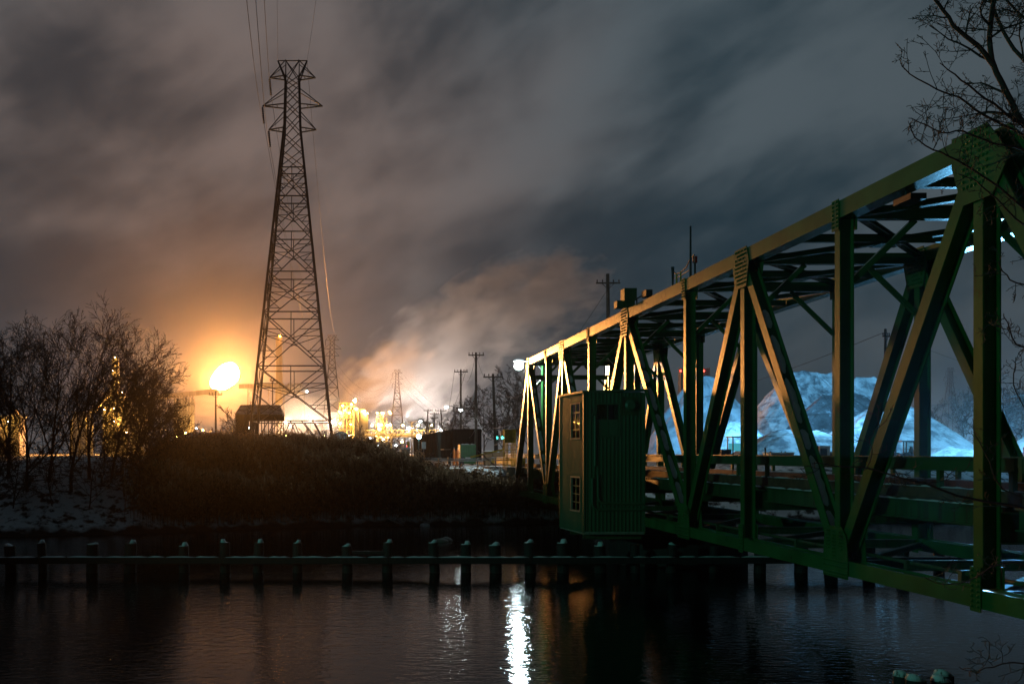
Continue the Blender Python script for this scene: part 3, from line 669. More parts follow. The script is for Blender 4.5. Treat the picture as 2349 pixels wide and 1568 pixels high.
# silo battery
Ys = 380.0
silos = thing('silo_battery', (ax(422, Ys), Ys, -1.45), 'row of tall round concrete silos left of the flare', 'silos')
x0, x1 = ax(398, Ys), ax(446, Ys); top = az(917, Ys); n = 7; rr = (x1 - x0) / n / 2
for k in range(n):
    for row in range(2):
        c = (x0 + rr * (2 * k + 1), Ys + row * 2 * rr)
        s_ = MB().tube([(c[0], c[1], -1.45), (c[0], c[1], top)], rr * .97, 14).build('silo', silo_mat, silos, smooth=False)
        if row == 0: MB().tube([(c[0], c[1], top), (c[0], c[1], top + .9)], [rr * .9, .25], 10).build('cone_top', silo_mat, s_); MB().tube([(c[0], c[1], top + .9), (c[0], c[1], top + 1.7)], .1, 6).build('vent_pipe', dark_steel, s_)
m = MB(); xs_ = ax(421, Ys); 
for z in range(0, 19, 3):
    for sd in (-1, 1): m.bar((xs_ - 1 * sd, Ys - rr - .4, z - 1), (xs_ + 1 * sd, Ys - rr - .4, z + 2), .16, .16)
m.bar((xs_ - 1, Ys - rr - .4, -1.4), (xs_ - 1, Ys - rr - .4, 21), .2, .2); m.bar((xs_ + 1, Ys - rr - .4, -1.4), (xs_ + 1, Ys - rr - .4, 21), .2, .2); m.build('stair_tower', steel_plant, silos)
bulb(silos, (x1 + 1, Ys - 6, 6), .4, sodium)
# conveyor galleries
def gallery(pa, pb, th, label, parts=10, legs=()):
    c = thing('conveyor_gallery', ((pa.x + pb.x) / 2, pa.y, -1.45), label, 'conveyor')
    for k in range(parts):
        a, b = pa.lerp(pb, k / parts), pa.lerp(pb, (k + 1) / parts); d = (b - a).normalized()
        pan = MB().bar(a + d * .02, b - d * .02, 2.6, th).build('gallery_panel', steel_plant if k % 2 else silo_mat, c)
    for f_ in legs:
        q = pa.lerp(pb, f_); m = MB()
        for sd in (-1, 1):
            m.bar((q.x + sd * .9, q.y, q.z - th / 2), (q.x + sd * 1.5, q.y, -1.45), .28, .28)
        for z in range(0, int(q.z), 4): m.bar((q.x - 1.2, q.y, z), (q.x + 1.2, q.y, z + 3), .14, .14)
        m.build('trestle', steel_plant, c)
    return c
gallery(at(300, 916, 390), at(500, 897, 390), 1.8, 'inclined conveyor gallery above the silos behind the bare trees', 12, (.1, .38, .62))
gallery(at(548, 886, 420), at(652, 884, 420), 1.7, 'conveyor gallery running behind the tall pylon to the gabled transfer house', 8, (.25, .7))
th = thing('transfer_house', (ax(675, 415), 415, -1.45), 'gabled transfer house high behind the tall pylon legs', 'building')
A, B = at(648, 893, 415), at(702, 900, 415)
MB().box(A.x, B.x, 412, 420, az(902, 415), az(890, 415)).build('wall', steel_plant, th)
MB().prism([(A.x - .4, 411.5, az(890, 415)), (B.x + .4, 411.5, az(890, 415)), (ax(692, 415), 411.5, az(880, 415)), (ax(664, 415), 411.5, az(879, 415))], (0, 9, 0)).build('roof', roof_mat, th)
m = MB(); [m.bar((x, 416, -1.45), (x, 416, az(902, 415)), .35, .35) for x in (A.x + .8, B.x - .8)]; m.bar((A.x + .8, 416, 3), (B.x - .8, 416, 18), .2, .2); m.build('support_frame', steel_plant, th)
bulb(th, (B.x + .5, 411, az(899, 415)), .38, white_far)
# chimney
ch = thing('chimney', (ax(640, 440), 440, -1.45), 'tall slim orange-lit chimney behind the tall pylon', 'chimney')
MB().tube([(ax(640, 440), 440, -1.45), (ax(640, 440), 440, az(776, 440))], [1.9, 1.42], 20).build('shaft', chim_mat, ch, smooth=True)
MB().tube([(ax(640, 440), 440, az(776, 440)), (ax(640, 440), 440, az(772, 440))], [1.62, 1.62], 20).build('rim', chim_mat, ch)
bulb(ch, (ax(643, 440), 438.2, az(771, 440)), .5, amber_sig, 'beacon')
for dx, dy in ((-6, -16), (5, -16)): bulb(ch, (ax(640, 440) + dx, 440 + dy, 4), .5, sodium)
# blast furnace group behind the bare trees
Yb = 400.0
bf = thing('blast_furnace', (ax(260, Yb), Yb, -1.45), 'stepped orange-lit furnace tower behind the left bare trees', 'furnace')
def bxp(par, nm, x0, x1, y0, y1, mat, d=8, Y=Yb): return MB().box(ax(x0, Y), ax(x1, Y), Y, Y + d, az(y1, Y), az(y0, Y)).build(nm, mat, par)
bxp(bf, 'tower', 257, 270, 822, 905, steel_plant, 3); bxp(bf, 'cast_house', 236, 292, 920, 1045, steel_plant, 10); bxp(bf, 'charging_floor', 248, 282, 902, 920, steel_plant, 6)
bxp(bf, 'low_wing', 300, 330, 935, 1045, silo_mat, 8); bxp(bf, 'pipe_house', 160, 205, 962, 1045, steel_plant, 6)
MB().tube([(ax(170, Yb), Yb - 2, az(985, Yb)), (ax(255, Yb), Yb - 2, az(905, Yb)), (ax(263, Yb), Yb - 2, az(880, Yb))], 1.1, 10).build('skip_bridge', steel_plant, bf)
for x in (180, 196, 212): 
    MB().tube([(ax(x, Yb), Yb - 4, -1.4), (ax(x, Yb), Yb - 4, az(950, Yb)), (ax(x, Yb), Yb - 4, az(944, Yb))], [1.25, 1.25, .3], 12).build('stove', steel_plant, bf)
for k in range(7):
    y = 835 + k * 12; m = MB(); m.box(ax(254, Yb), ax(273, Yb), Yb - 1.2, Yb - .02, az(y + 1, Yb), az(y, Yb)); m.build('platform', dark_steel, bf)
for x, y in ((264, 820), (258, 850), (269, 880), (250, 898), (280, 899), (240, 940), (262, 935), (286, 935), (262, 965), (246, 980), (205, 960), (175, 955), (316, 925), (290, 990)): bulb(bf, at(x, y, Yb - 2.5), .22, sodium)
lw = thing('lit_works_building', (ax(20, 420), 420, -1.45), 'low orange-lit works building at the far left edge behind trees', 'building')
bxp(lw, 'wall', -30, 45, 958, 1045, steel_plant, 8, 420); bxp(lw, 'roof', -32, 47, 952, 957.8, roof_mat, 9, 420); bxp(lw, 'roof_house', 20, 36, 940, 951.8, steel_plant, 4, 420)
for x in (-5, 18, 38): bulb(lw, at(x, 966, 415), .18, sodium)
# yellow-lit process plant
def process_plant(Y, x0, x1, ytop, cols, label, nb, seed, wide):
    r = random.Random(seed); t = thing('process_plant', (ax((x0 + x1) / 2, Y), Y, -1.45), label, 'process plant')
    zt = az(ytop, Y); X0, X1 = ax(x0, Y), ax(x1, Y); D = (X1 - X0) * .8
    for i in range(cols + 1):
        x = X0 + (X1 - X0) * wide * i / cols
        for d in (0, D): MB().box(x - .14, x + .14, Y + d - .14, Y + d + .14, -1.45, zt * (.96 if i < cols else .8)).build('column', steel_plant, t)
    nf = max(3, int(zt / 3.2))
    for k in range(1, nf + 1):
        z = zt * k / nf * .95; xe = X0 + (X1 - X0) * wide * (1 if k < nf - 1 else .72)
        MB().box(X0 - .3, xe + .3, Y - .3, Y + D, z - .16, z).build('floor_grating', steel_plant, t)
        m = MB(); m.bar((X0 - .3, Y - .3, z + 1.0), (xe + .3, Y - .3, z + 1.0), .07, .07)
        x = X0
        while x < xe: m.bar((x, Y - .3, z), (x, Y - .3, z + 1.0), .06, .06); x += 1.2
        m.build('handrail', yellow, t)
        MB().bar((X0 + (X1 - X0) * wide * r.random() * .4, Y - .1, z - zt / nf), (xe, Y - .1, z), .14, .14).build('brace', steel_plant, t)
        if r.random() < .9:
            vx = r.uniform(X0 + .8, xe - .8); vr = r.uniform(.5, 1.0)
            MB().tube([(vx, Y + D * .3, z - zt / nf + .2), (vx, Y + D * .3, z - .4)], vr, 12).build('vessel', silo_mat, t)
    for i in range(5):
        x = r.uniform(X0, X0 + (X1 - X0) * wide); z1 = zt * r.uniform(.85, 1.08)
        MB().tube([(x, Y + r.uniform(.4, D), -1.4), (x, Y + D / 2, z1)], r.uniform(.1, .26), 8).build('pipe', steel_plant, t)
    for i in range(nb):
        k = r.randint(1, nf); p = (r.uniform(X0 - .2, X0 + (X1 - X0) * wide), Y - r.uniform(.6, 1.6), zt * k / nf * .95 + r.uniform(1.2, 2.2)); bulb(t, p, r.uniform(.10, .18), sodium)
    return t, X0, X1, zt, D
pp, X0, X1, zt, D = process_plant(300, 779, 846, 926, 5, 'tall yellow-lit process plant with floors, tanks and pipes right of the tall pylon', 18, 3, .62)
tx = ax(832, 300)
MB().tube([(tx, 300, -1.4), (tx, 300, az(946, 300)), (tx, 300, az(938, 300))], [1.5, 1.5, .6], 20).build('tank', silo_mat, pp)
MB().tube([(tx - 2.1, 299, -1.4), (tx - 2.1, 299, az(940, 300)), (tx - 2.1, 299, az(934, 300))], [.95, .95, .3], 16).build('column_vessel', silo_mat, pp)
MB().tube([(tx + 1.3, 299.5, -1.4), (tx + 1.3, 299.5, az(958, 300)), (tx + 1.0, 299.5, az(950, 300)), (tx + .2, 299.5, az(946, 300))], .42, 10).build('duct', steel_plant, pp)
for p in ((818, 937), (836, 942), (842, 948), (806, 927), (786, 930)): bulb(pp, at(p[0], p[1], 298), .19, sodium)
process_plant(330, 864, 902, 955, 3, 'smaller yellow-lit plant tower left of the third pylon', 16, 8, .9)
# pipe bridge
pb = thing('pipe_bridge', (ax(900, 260), 260, -1.45), 'orange-lit lattice pipe bridge right of the yellow plant', 'pipe bridge')
Yp = 260.0; xa, xb, zb_, zt_ = ax(836, Yp), ax(1010, Yp), az(1001, Yp), az(986, Yp); nb_ = 16
for y in (Yp, Yp + 1.6):
    for z in (zb_, zt_): MB().bar((xa, y, z), (xb, y, z), .18, .18).build('chord', steel_plant, pb)
    for k in range(nb_):
        u, v = xa + (xb - xa) * k / nb_, xa + (xb - xa) * (k + 1) / nb_
        m = MB(); m.bar((u, y, zb_), (u, y, zt_), .1, .1); m.bar((u, y, zb_ if k % 2 else zt_), (v, y, zt_ if k % 2 else zb_), .1, .1); m.build('web_member', steel_plant, pb)
MB().tube([(xa, Yp + .8, zb_ + .45), (xb, Yp + .8, zb_ + .45)], .32, 8).build('pipe', silo_mat, pb)
for f_ in (.05, .35, .68, .97): 
    x = xa + (xb - xa) * f_; MB().box(x - .15, x + .15, Yp + .6, Yp + .9, -1.45, zb_).build('trestle', steel_plant, pb)
for f_ in (.1, .3, .5, .7, .88): bulb(pb, (xa + (xb - xa) * f_, Yp - 1.5, zt_ + 1.2), .22, sodium)
# long low lit wall / pipe rack in front of the works, and the lamps over the yard
pr = thing('pipe_rack', (ax(480, 250), 250, -1.45), 'long low orange-lit pipe rack at the foot of the works', 'pipe rack')
xa, xb = ax(380, 250), ax(830, 250)
for z in (.6, 1.5, 2.5): MB().tube([(xa, 250, z), (xb, 250, z)], .28, 8).build('pipe', silo_mat if z != 1.5 else steel_plant, pr)
k = 0; x = xa
while x < xb: MB().box(x - .12, x + .12, 249.4, 250.6, -1.45, 3.2).build('trestle', steel_plant, pr); x += 6
for px in (405, 452, 520, 600, 655, 700, 745, 800): bulb(pr, at(px, 1000, 246), .22, sodium_small)
LAMPS = [(450, 982, 300, 'w', 'bright white yard lamp at the right foot of the silos'), (466, 986, 310, 'o', 'small orange yard lamp between the silos and the flare pole'), (425, 992, 300, 'o', 'small orange yard lamp below the middle of the silos'),
         (556, 978, 320, 'o', 'small orange yard lamp left of the open shed'), (572, 981, 320, 'w', 'small white yard lamp just left of the open shed wall'),
         (655, 968, 332, 's', 'leftmost of three orange yard lamps inside the tall pylon legs'), (712, 959, 332, 's', 'middle of three orange yard lamps inside the tall pylon legs'), (762, 968, 332, 's', 'rightmost of three orange yard lamps inside the tall pylon legs'),
         (760, 985, 330, 'w', 'small white yard lamp at the foot of the second pylon'), (848, 1004, 240, 'w', 'small white lamp under the left end of the pipe bridge'), (878, 1007, 240, 'w', 'small white lamp under the middle of the pipe bridge'),
         (922, 1013, 200, 'o', 'small orange lamp low beside the white utility box'), (908, 1021, 190, 'w', 'small white lamp low behind the reeds left of the white utility box'), (935, 1023, 190, 'r', 'small red lamp low behind the reeds'), (885, 1026, 190, 'w', 'small white lamp low behind the reeds under the third pylon'), (866, 1021, 190, 'w', 'small white lamp low behind the reeds under the yellow plant')]
nm = {'w': white_far, 'o': sodium_small, 'r': red_sig, 's': steam_lamp}
for px, py, Y, c, lab in LAMPS:
    p = at(px, py, Y); t = thing('yard_lamp', (p.x, Y, -1.45), lab, 'lamp', 'small lamps of the works yard')
    MB().tube([(p.x, Y, -1.45), (p.x, Y, p.z - .15)], .07, 6).build('post', dark_steel, t); bulb(t, p, .22 * Y / 300 + .06, nm[c])

# ================================================================== steam from the works
def steam_mat(name, dens, edge, seed, ns=2.7):
    m = bpy.data.materials.new(name); m.use_nodes = True; nt = m.node_tree; nt.nodes.clear(); L = nt.links.new
    o = nt.nodes.new('ShaderNodeOutputMaterial'); v = nt.nodes.new('ShaderNodeVolumeScatter'); v.inputs['Color'].default_value = (.97, .97, .97, 1); v.inputs['Anisotropy'].default_value = 0.0
    tc = nt.nodes.new('ShaderNodeTexCoord'); ln = nt.nodes.new('ShaderNodeVectorMath'); ln.operation = 'LENGTH'; L(tc.outputs['Object'], ln.inputs[0])
    mp = nt.nodes.new('ShaderNodeMapping'); mp.inputs['Location'].default_value = (seed, seed * .7, 0); L(tc.outputs['Object'], mp.inputs[0])
    n = nt.nodes.new('ShaderNodeTexNoise'); n.inputs['Scale'].default_value = ns; n.inputs['Detail'].default_value = 5; n.inputs['Roughness'].default_value = .55; L(mp.outputs[0], n.inputs['Vector'])
    a = nt.nodes.new('ShaderNodeMath'); a.operation = 'MULTIPLY_ADD'; L(n.outputs[0], a.inputs[0]); a.inputs[1].default_value = 3.0; a.inputs[2].default_value = -1.5 + edge
    s = nt.nodes.new('ShaderNodeMath'); s.operation = 'SUBTRACT'; L(a.outputs[0], s.inputs[0]); L(ln.outputs['Value'], s.inputs[1])
    mr = nt.nodes.new('ShaderNodeMapRange'); L(s.outputs[0], mr.inputs[0]); mr.inputs[1].default_value = 0; mr.inputs[2].default_value = .36; mr.inputs[4].default_value = dens
    L(mr.outputs[0], v.inputs['Density']); L(v.outputs[0], o.inputs['Volume']); m.cycles.volume_sampling = 'MULTIPLE_IMPORTANCE'; m.cycles.volume_step_rate = .6
    return m
for px, py, lab in ((872, 984, 'left of three added white mast lamps that brighten the steam'), (938, 982, 'middle of three added white mast lamps that brighten the steam'), (1012, 986, 'right of three added white mast lamps that brighten the steam')):
    p = at(px, py, 960); t = thing('added_mast_lamp', (p.x, 960, -1.45), lab, 'lamp', 'added mast lamps under the steam')
    MB().tube([(p.x, 960, -1.45), (p.x, 960, p.z - .6)], .3, 8).build('mast', dark_steel, t); bulb(t, p, 1.0, steam_fill)  # masts and bulbs are added to brighten the plume from below
STEAM = [  # px, py, Y, half width px, half height px, depth m, roll deg, density, label
    (690, 960, 335, 150, 74, 26, -8, .016, 'bright bank of steam behind the foot of the tall pylon'),
    (865, 885, 480, 165, 95, 34, -38, .011, 'drifting steam rising right of the yellow-lit plant'),
    (1010, 800, 1000, 260, 135, 75, -36, .0090, 'slanting steam plume leaning right behind the third pylon'),
    (1200, 690, 1050, 230, 120, 75, -14, .0105, 'billowing pale steam cloud above the dark shed and poles'),
    (470, 935, 470, 130, 34, 30, -4, .0030, 'thin steam drifting behind the silos and the flare'),
]
for i, (px, py, Y, hw_, hh_, dd, roll, den, lab) in enumerate(STEAM):
    m = MB().ball((0, 0, 0), 1.0, 20, 14); o = m.build('steam_cloud', steam_mat(f'steam_{i}', den, .78, 3.7 * i + 1.3), None)
    o.location = at(px, py, Y); o.scale = (hw_ * Y / F, dd, hh_ * Y / F); o.rotation_euler = (0, R(roll), 0)
    tag(o, lab, 'steam')

# ================================================================== shed, poles and things on the far bank
Yh = 135.0
sh = thing('open_shed', (ax(592, Yh), Yh, -1.35), 'dark gabled shed with an open right side at the foot of the tall pylon', 'shed')
xl, xm, xr = ax(540, Yh), ax(563, Yh), ax(647, Yh)
ze, zr_ = az(950, Yh), az(926, Yh); zb2 = az(963, Yh)
MB().box(xl, xm, Yh, Yh + 5, -1.35, ze).build('end_wall', clad_dark, sh)
MB().box(xm + .005, xr, Yh + .01, Yh + .18, zb2, ze).build('fascia_wall', clad_dark, sh)
MB().box(xm + .005, xr, Yh + 4.82, Yh + 4.99, zb2, ze).build('rear_wall', clad_dark, sh)
inset = 10 * Yh / F
rfm = MB(); r0, r1 = ax(548, Yh), ax(640, Yh)
rfm.poly([(xl - .1, Yh - .15, ze), (xr + .1, Yh - .15, ze), (r1, Yh + 2.5, zr_), (r0, Yh + 2.5, zr_)]); rfm.poly([(xl - .1, Yh + 5.15, ze), (xr + .1, Yh + 5.15, ze), (r1, Yh + 2.5, zr_), (r0, Yh + 2.5, zr_)][::-1])
rfm.poly([(xl - .1, Yh - .15, ze), (r0, Yh + 2.5, zr_), (xl - .1, Yh + 5.15, ze)]); rfm.poly([(xr + .1, Yh - .15, ze), (xr + .1, Yh + 5.15, ze), (r1, Yh + 2.5, zr_)]); rfm.poly([(xl - .1, Yh - .15, ze - .01), (xl - .1, Yh + 5.15, ze - .01), (xr + .1, Yh + 5.15, ze - .01), (xr + .1, Yh - .15, ze - .01)])
rf = rfm.build('roof', roof_mat, sh)
for k in range(1, 9):
    f_ = k / 9; MB().bar(Vector((xl, Yh - .16, ze)).lerp(Vector((xr, Yh - .16, ze)), f_) + Vector((0, 0, .02)), Vector((r0, Yh + 2.5, zr_)).lerp(Vector((r1, Yh + 2.5, zr_)), f_) + Vector((0, 0, .02)), .05, .04).build('roof_rib', roof_mat, rf)
for px in (586, 600, 616, 630, 645):
    for d in (.1, 4.9): MB().box(ax(px, Yh) - .06, ax(px, Yh) + .06, Yh + d - .06, Yh + d + .06, -1.35, zb2).build('post', dark_steel, sh)
duct = thing('curved_duct', (ax(588, 131), 131, -1.35), 'dark curved duct with an oval opening beside the open shed', 'duct')
pts = []
for i in range(15):
    a = math.pi * i / 14; pts.append((ax(588, 131) - 1.05 * math.cos(a), 131, -.6 + 1.55 * math.sin(a)))
MB().tube([(pts[0][0], 131, -1.35)] + pts + [(pts[-1][0], 131, -1.35)], .62, 12).build('bend', black, duct)
MB().box(pts[-1][0] - .2, pts[-1][0] + 1.1, 130.4, 131.6, -1.35, -.2).build('plinth', clad_dark, duct)
# long dark shed
ls = thing('long_shed', (16.2, 165, -1.3), 'long low black shed running away behind the green container', 'shed')
X0, X1, Y0, Y1 = 14.2, 17.9, 130.0, 205.0; zt = az(986, 130)
MB().box(X0, X1, Y0, Y1, -1.35, zt).build('wall', clad_dark, ls)
MB().box(X0 - .2, X1 + .2, Y0 - .2, Y1 + .2, zt + .001, zt + .16).build('roof', clad_dark, ls)
for k in range(12):
    y = Y0 + 3 + k * 6; MB().box(X0 - .07, X0 - .001, y, y + .12, -1.35, zt).build('wall_rib', clad_dark, ls)
MB().box(X0 - .9, X0 - .001, 133, 137.6, .35, .43).build('canopy', galv, ls)

def utility_pole(px, ytop, Y, label, arms=((0, 1.2),), lamp=None, lean=0.0, r=.15, ybase=None, mat=wood):
    X = ax(px, Y); zt = az(ytop, Y); z0 = ground_z(X, Y) - .1
    t = thing('utility_pole', (X, Y, z0), label, 'utility pole', 'wooden utility poles')
    b = X - lean * (zt - z0); MB().tube([(b, Y, z0), (X, Y, zt)], [r * 1.25, r * .8], 8).build('pole', mat, t)
    for dz, hw_ in arms:
        arm = MB().bar((X - hw_, Y - .15, zt - .35 - dz), (X + hw_, Y - .15, zt - .35 - dz), .13, .13).build('cross_arm', mat, t)
        for f_ in (-.9, -.45, .45, .9): MB().tube([(X + hw_ * f_, Y - .15, zt - .28 - dz), (X + hw_ * f_, Y - .15, zt - .12 - dz), (X + hw_ * f_, Y - .15, zt - .02 - dz)], [.03, .07, .05], 6).build('insulator', ceram, arm)
        for sd in (-1, 1): MB().bar((X, Y - .15, zt - .95 - dz), (X + sd * hw_ * .5, Y - .15, zt - .4 - dz), .05, .05).build('arm_brace', dark_steel, t)
    if lamp:
        lx, ly, mt, rad = lamp; q = at(lx, ly, Y); h = q.z + .1; a0 = Vector((X, Y, h - .75))
        MB().tube([a0, (X + (q.x - X) * .35, Y, h - .1), (X + (q.x - X) * .7, Y, h + .15), (q.x, Y, h + .08)], .05, 6).build('lamp_arm', dark_steel, t)
        MB().bar((X, Y, h - 1.3), (X + (q.x - X) * .5, Y, h + .0), .05, .05).build('arm_strut', dark_steel, t)
        hd = MB().prism([(q.x - .42, Y - .16, h + .02), (q.x + .42, Y - .16, h + .02), (q.x + .3, Y - .16, h + .18), (q.x - .2, Y - .16, h + .16)], (0, .32, 0)).build('lamp_head', dark_steel, t)
        MB().ball((q.x, Y, h - .03), rad, 10, 6, .6).build('bulb', mt, hd)
    return Vector((X, Y, zt))
street = E('street_lamp_bulb', (.80, .97, 1.0), 160)
P1 = utility_pole(1092, 808, 120, 'tallest wooden utility pole with a cross arm behind the black shed', ((0, .95),), (1057, 941, street, .22))
P2 = utility_pole(1057, 847, 145, 'utility pole with a lamp arm just left of the tallest pole', ((0, 1.0),), (1024, 934, street, .25))
P3 = utility_pole(1131, 857, 106, 'utility pole with a wide cross arm just left of the bridge end', ((0, 1.05),), None, -.035)
P4 = utility_pole(982, 938, 240, 'small far utility pole leaning left beside the cyan lamp', ((0, 1.1),), (966, 966, street, .27), .06)
P5 = utility_pole(996, 945, 235, 'small far utility pole with two cross arms in the pole cluster', ((0, 1.1), (1.0, .9)), None)
P6 = utility_pole(1011, 938, 225, 'small far utility pole at the right of the pole cluster', ((0, 1.3),), None, -.07)
P7 = utility_pole(945, 965, 260, 'far utility pole with a short lamp arm right of the third pylon', ((0, 1.0),), (963, 967, street, .27))
P8 = utility_pole(495, 897, 160, 'wooden utility pole standing right below the gas flare', ((.2, 1.1),), None)
P9 = utility_pole(1394, 628, 95, 'thick wooden utility pole rising above the bridge behind the cabin', ((.55, 1.15),), None, -.01, .2)
P10 = utility_pole(2031, 754, 98, 'bare wooden pole top rising behind the bridge at the right', ((0.4, .35),), None)
P11 = utility_pole(625, 872, 140, 'thin pole carrying a small floodlight cluster in front of the tall pylon', ((-.3, .35),), None, 0, .07)
P12 = utility_pole(690, 1000, 230, 'tiny far utility pole under the tall pylon', ((0, .9),), None); P13 = utility_pole(704, 1002, 225, 'tiny far utility pole with square signs under the tall pylon', ((0, .9),), None)
for (a, b, s_, r, lab) in (
    (P1, P2, 2.6, .02, 'wire between the tallest pole and the lamp pole left of it'), (P1 + Vector((0, 0, -4)), P2 + Vector((0, 0, -4.5)), 2.2, .035, 'thick sagging cable between the tallest pole and the lamp pole left of it'),
    (P1 + Vector((0, 0, -9.0)), P2 + Vector((0, 0, -9.2)), 1.1, .04, 'lowest sagging cable between the tallest pole and the lamp pole'), (P1, P3, 1.6, .02, 'wire from the tallest pole down to the pole by the bridge end'),
    (P1 + Vector((0, 0, -3.5)), P3 + Vector((0, 0, -3.2)), 1.3, .035, 'thick sagging cable from the tallest pole to the pole by the bridge end'), (P1 + Vector((0, 0, -7.8)), P3 + Vector((0, 0, -7.0)), .6, .04, 'lowest cable from the tallest pole to the pole by the bridge end'),
    (P2 + Vector((-.9, 0, 0)), P6, 4.5, .03, 'wire from the lamp pole down to the far pole cluster'), (P2 + Vector((-.9, 0, -7)), P6 + Vector((0, 0, -5)), 2.2, .05, 'sagging cable from the lamp pole down to the far pole cluster'),
    (P2 + Vector((.8, 0, 0)), P5, 4.5, .03, 'second wire from the lamp pole down to the far pole cluster'),
    (P3 + Vector((.6, 0, -1.6)), Vector((ax(1246, 80), 80, 6.8)), 1.6, .02, 'upper wire from the pole by the bridge end to the green lamp post'), (P3 + Vector((0, 0, -5.8)), Vector((ax(1246, 80), 80, 4.6)), .7, .028, 'middle cable from the pole by the bridge end to the green lamp post'),
    (P3 + Vector((0, 0, -7.6)), Vector((ax(1246, 80), 80, 3.8)), .6, .028, 'lower cable from the pole by the bridge end to the green lamp post'),
    (P9 + Vector((.3, 0, -1)), Vector((14.5, 88, 2.0)), .3, .02, 'guy wire slanting down right from the thick pole above the bridge'),
    (P10 + Vector((0, 0, -.3)), Vector((62, 240, 9)), 2, .03, 'wire running left from the bare pole top behind the bridge'), (P10 + Vector((0, 0, -.3)), Vector((130, 150, 9)), 3, .02, 'wire running right from the bare pole top behind the bridge'),
    (at(1700, 958, 140), at(2380, 902, 118), .5, .022, 'upper thin wire crossing in front of the salt heaps'), (at(1700, 1004, 140), at(2380, 918, 118), .6, .022, 'lower thin wire crossing in front of the salt heaps')):
    wire(a, b, s_, r, lab, wire_mat, 16, 'street cables', 'street_cable')

# the bright lamp by the far end of the bridge
def lamp_post(px, Y, lx, ly, label):
    X = ax(px, Y); q = at(lx, ly, Y); z0 = ground_z(X, Y); t = thing('street_lamp', (X, Y, z0), label, 'street lamp')
    MB().tube([(X, Y, z0), (X, Y, q.z + .1)], [.2, .15], 10).build('post', paint, t)
    MB().tube([(X, Y, q.z - .5), (X - .5, Y, q.z + .2), (q.x + .35, Y, q.z + .38)], .05, 8).build('arm', galv, t)
    hd = MB().prism([(q.x - .45, Y - .2, q.z + .33), (q.x + .45, Y - .2, q.z + .33), (q.x + .3, Y - .2, q.z + .48), (q.x - .3, Y - .2, q.z + .48)], (0, .4, 0)).build('lamp_head', galv, t)
    MB().ball(q, .34, 20, 14, 1.0).build('globe', white_lamp, hd, smooth=True)
    return t
lamp_post(1246, 80, 1190, 838, 'bright cyan-white street lamp on a green post at the far end of the bridge')
cl = thing('cyan_floodlight', (ax(961, 150), 150, -1.35), 'glaring cyan floodlight low at the left end of the black shed', 'floodlight')
q = at(961, 1001, 150); MB().tube([(q.x, 150.2, -1.35), (q.x, 150.2, q.z)], .06, 6).build('post', dark_steel, cl); MB().box(q.x - .3, q.x + .3, 150.1, 150.3, q.z - .25, q.z + .3).build('housing', dark_steel, cl); MB().ball((q.x, 150, q.z), .3, 10, 6).build('lens', cyan_lamp, cl)
for px, w_ in ((1139, 'leftmost'), (1153, 'middle'), (1174, 'rightmost')):
    Y = 135; q = at(px, 1003.5, Y); t = thing('traffic_signal', (q.x, Y, -1.35), f'{w_} of three green traffic signals left of the bridge end', 'traffic signal', 'green traffic signals')
    MB().tube([(q.x + .2, Y + .2, -1.35), (q.x + .2, Y + .2, q.z + 1.0)], .07, 6).build('post', dark_steel, t); MB().box(q.x - .2, q.x + .2, Y + .02, Y + .3, q.z - .3, q.z + .95).build('housing', black, t)
    MB().ball((q.x, Y - .02, q.z), .19, 10, 6).build('green_light', green_sig, t)
    for dz in (.35, .7): MB().tube([(q.x, Y + .02, q.z + dz), (q.x, Y - .06, q.z + dz)], .13, 8).build('dark_light', rubber, t)

# yard clutter left of the bridge end
def zg(x, y): return ground_z(x, y)
Y = 98.0; X0, X1 = ax(1056, Y), ax(1091, Y); z0 = zg(X0, Y); zt = az(1019, Y)
gc = thing('green_container', ((X0 + X1) / 2, Y, z0), 'bright green steel container with snow on top in front of the black shed', 'container')
MB().box(X0, X1, Y, Y + 2.0, z0 + .12, zt).build('body', green_box, gc)
for x in (X0 - .02, X1 - .06): MB().box(x, x + .08, Y - .05, Y - .002, z0 + .05, zt + .02).build('corner_post', green_box, gc)
for k in range(1, 6): x = X0 + (X1 - X0) * k / 6; MB().box(x - .03, x + .03, Y - .03, Y - .001, z0 + .2, zt - .1).build('side_rib', green_box, gc)
MB().box(X0, X1, Y - .04, Y - .002, zt - .1, zt - .0).build('top_rail', green_box, gc); snow_strip((X0, Y + .3, zt), (X1, Y + .3, zt), .6, .08, gc, (0, 1, 0), 71, .05)
MB().box((X0 + X1) / 2 - .25, (X0 + X1) / 2 + .25, Y - .045, Y - .033, z0 + .62, z0 + .76).build('plate', white_p, gc)
for x in (X0 + .3, X1 - .3): MB().box(x - .1, x + .1, Y, Y + 2, z0 - .02, z0 + .12).build('skid', dark_steel, gc)
Y = 84.0; xc = ax(1046, Y); z0 = zg(xc, Y)
wc = thing('welding_cart', (xc, Y, z0), 'gas cylinder cart with two orange cylinders among the reed tops', 'cart')
for dx, h in ((-.16, 1.55), (.13, 1.5)):
    c = MB().tube([(xc + dx, Y, z0 + .15), (xc + dx, Y, z0 + h - .2), (xc + dx, Y, z0 + h - .05), (xc + dx, Y, z0 + h)], [.115, .115, .06, .05], 12).build('gas_cylinder', orange_p, wc)
    MB().tube([(xc + dx, Y, z0 + h), (xc + dx, Y, z0 + h + .12)], .04, 6).build('valve', galv, c)
MB().box(xc - .4, xc + .4, Y - .25, Y + .25, z0 + .1, z0 + .15).build('platform', dark_steel, wc)
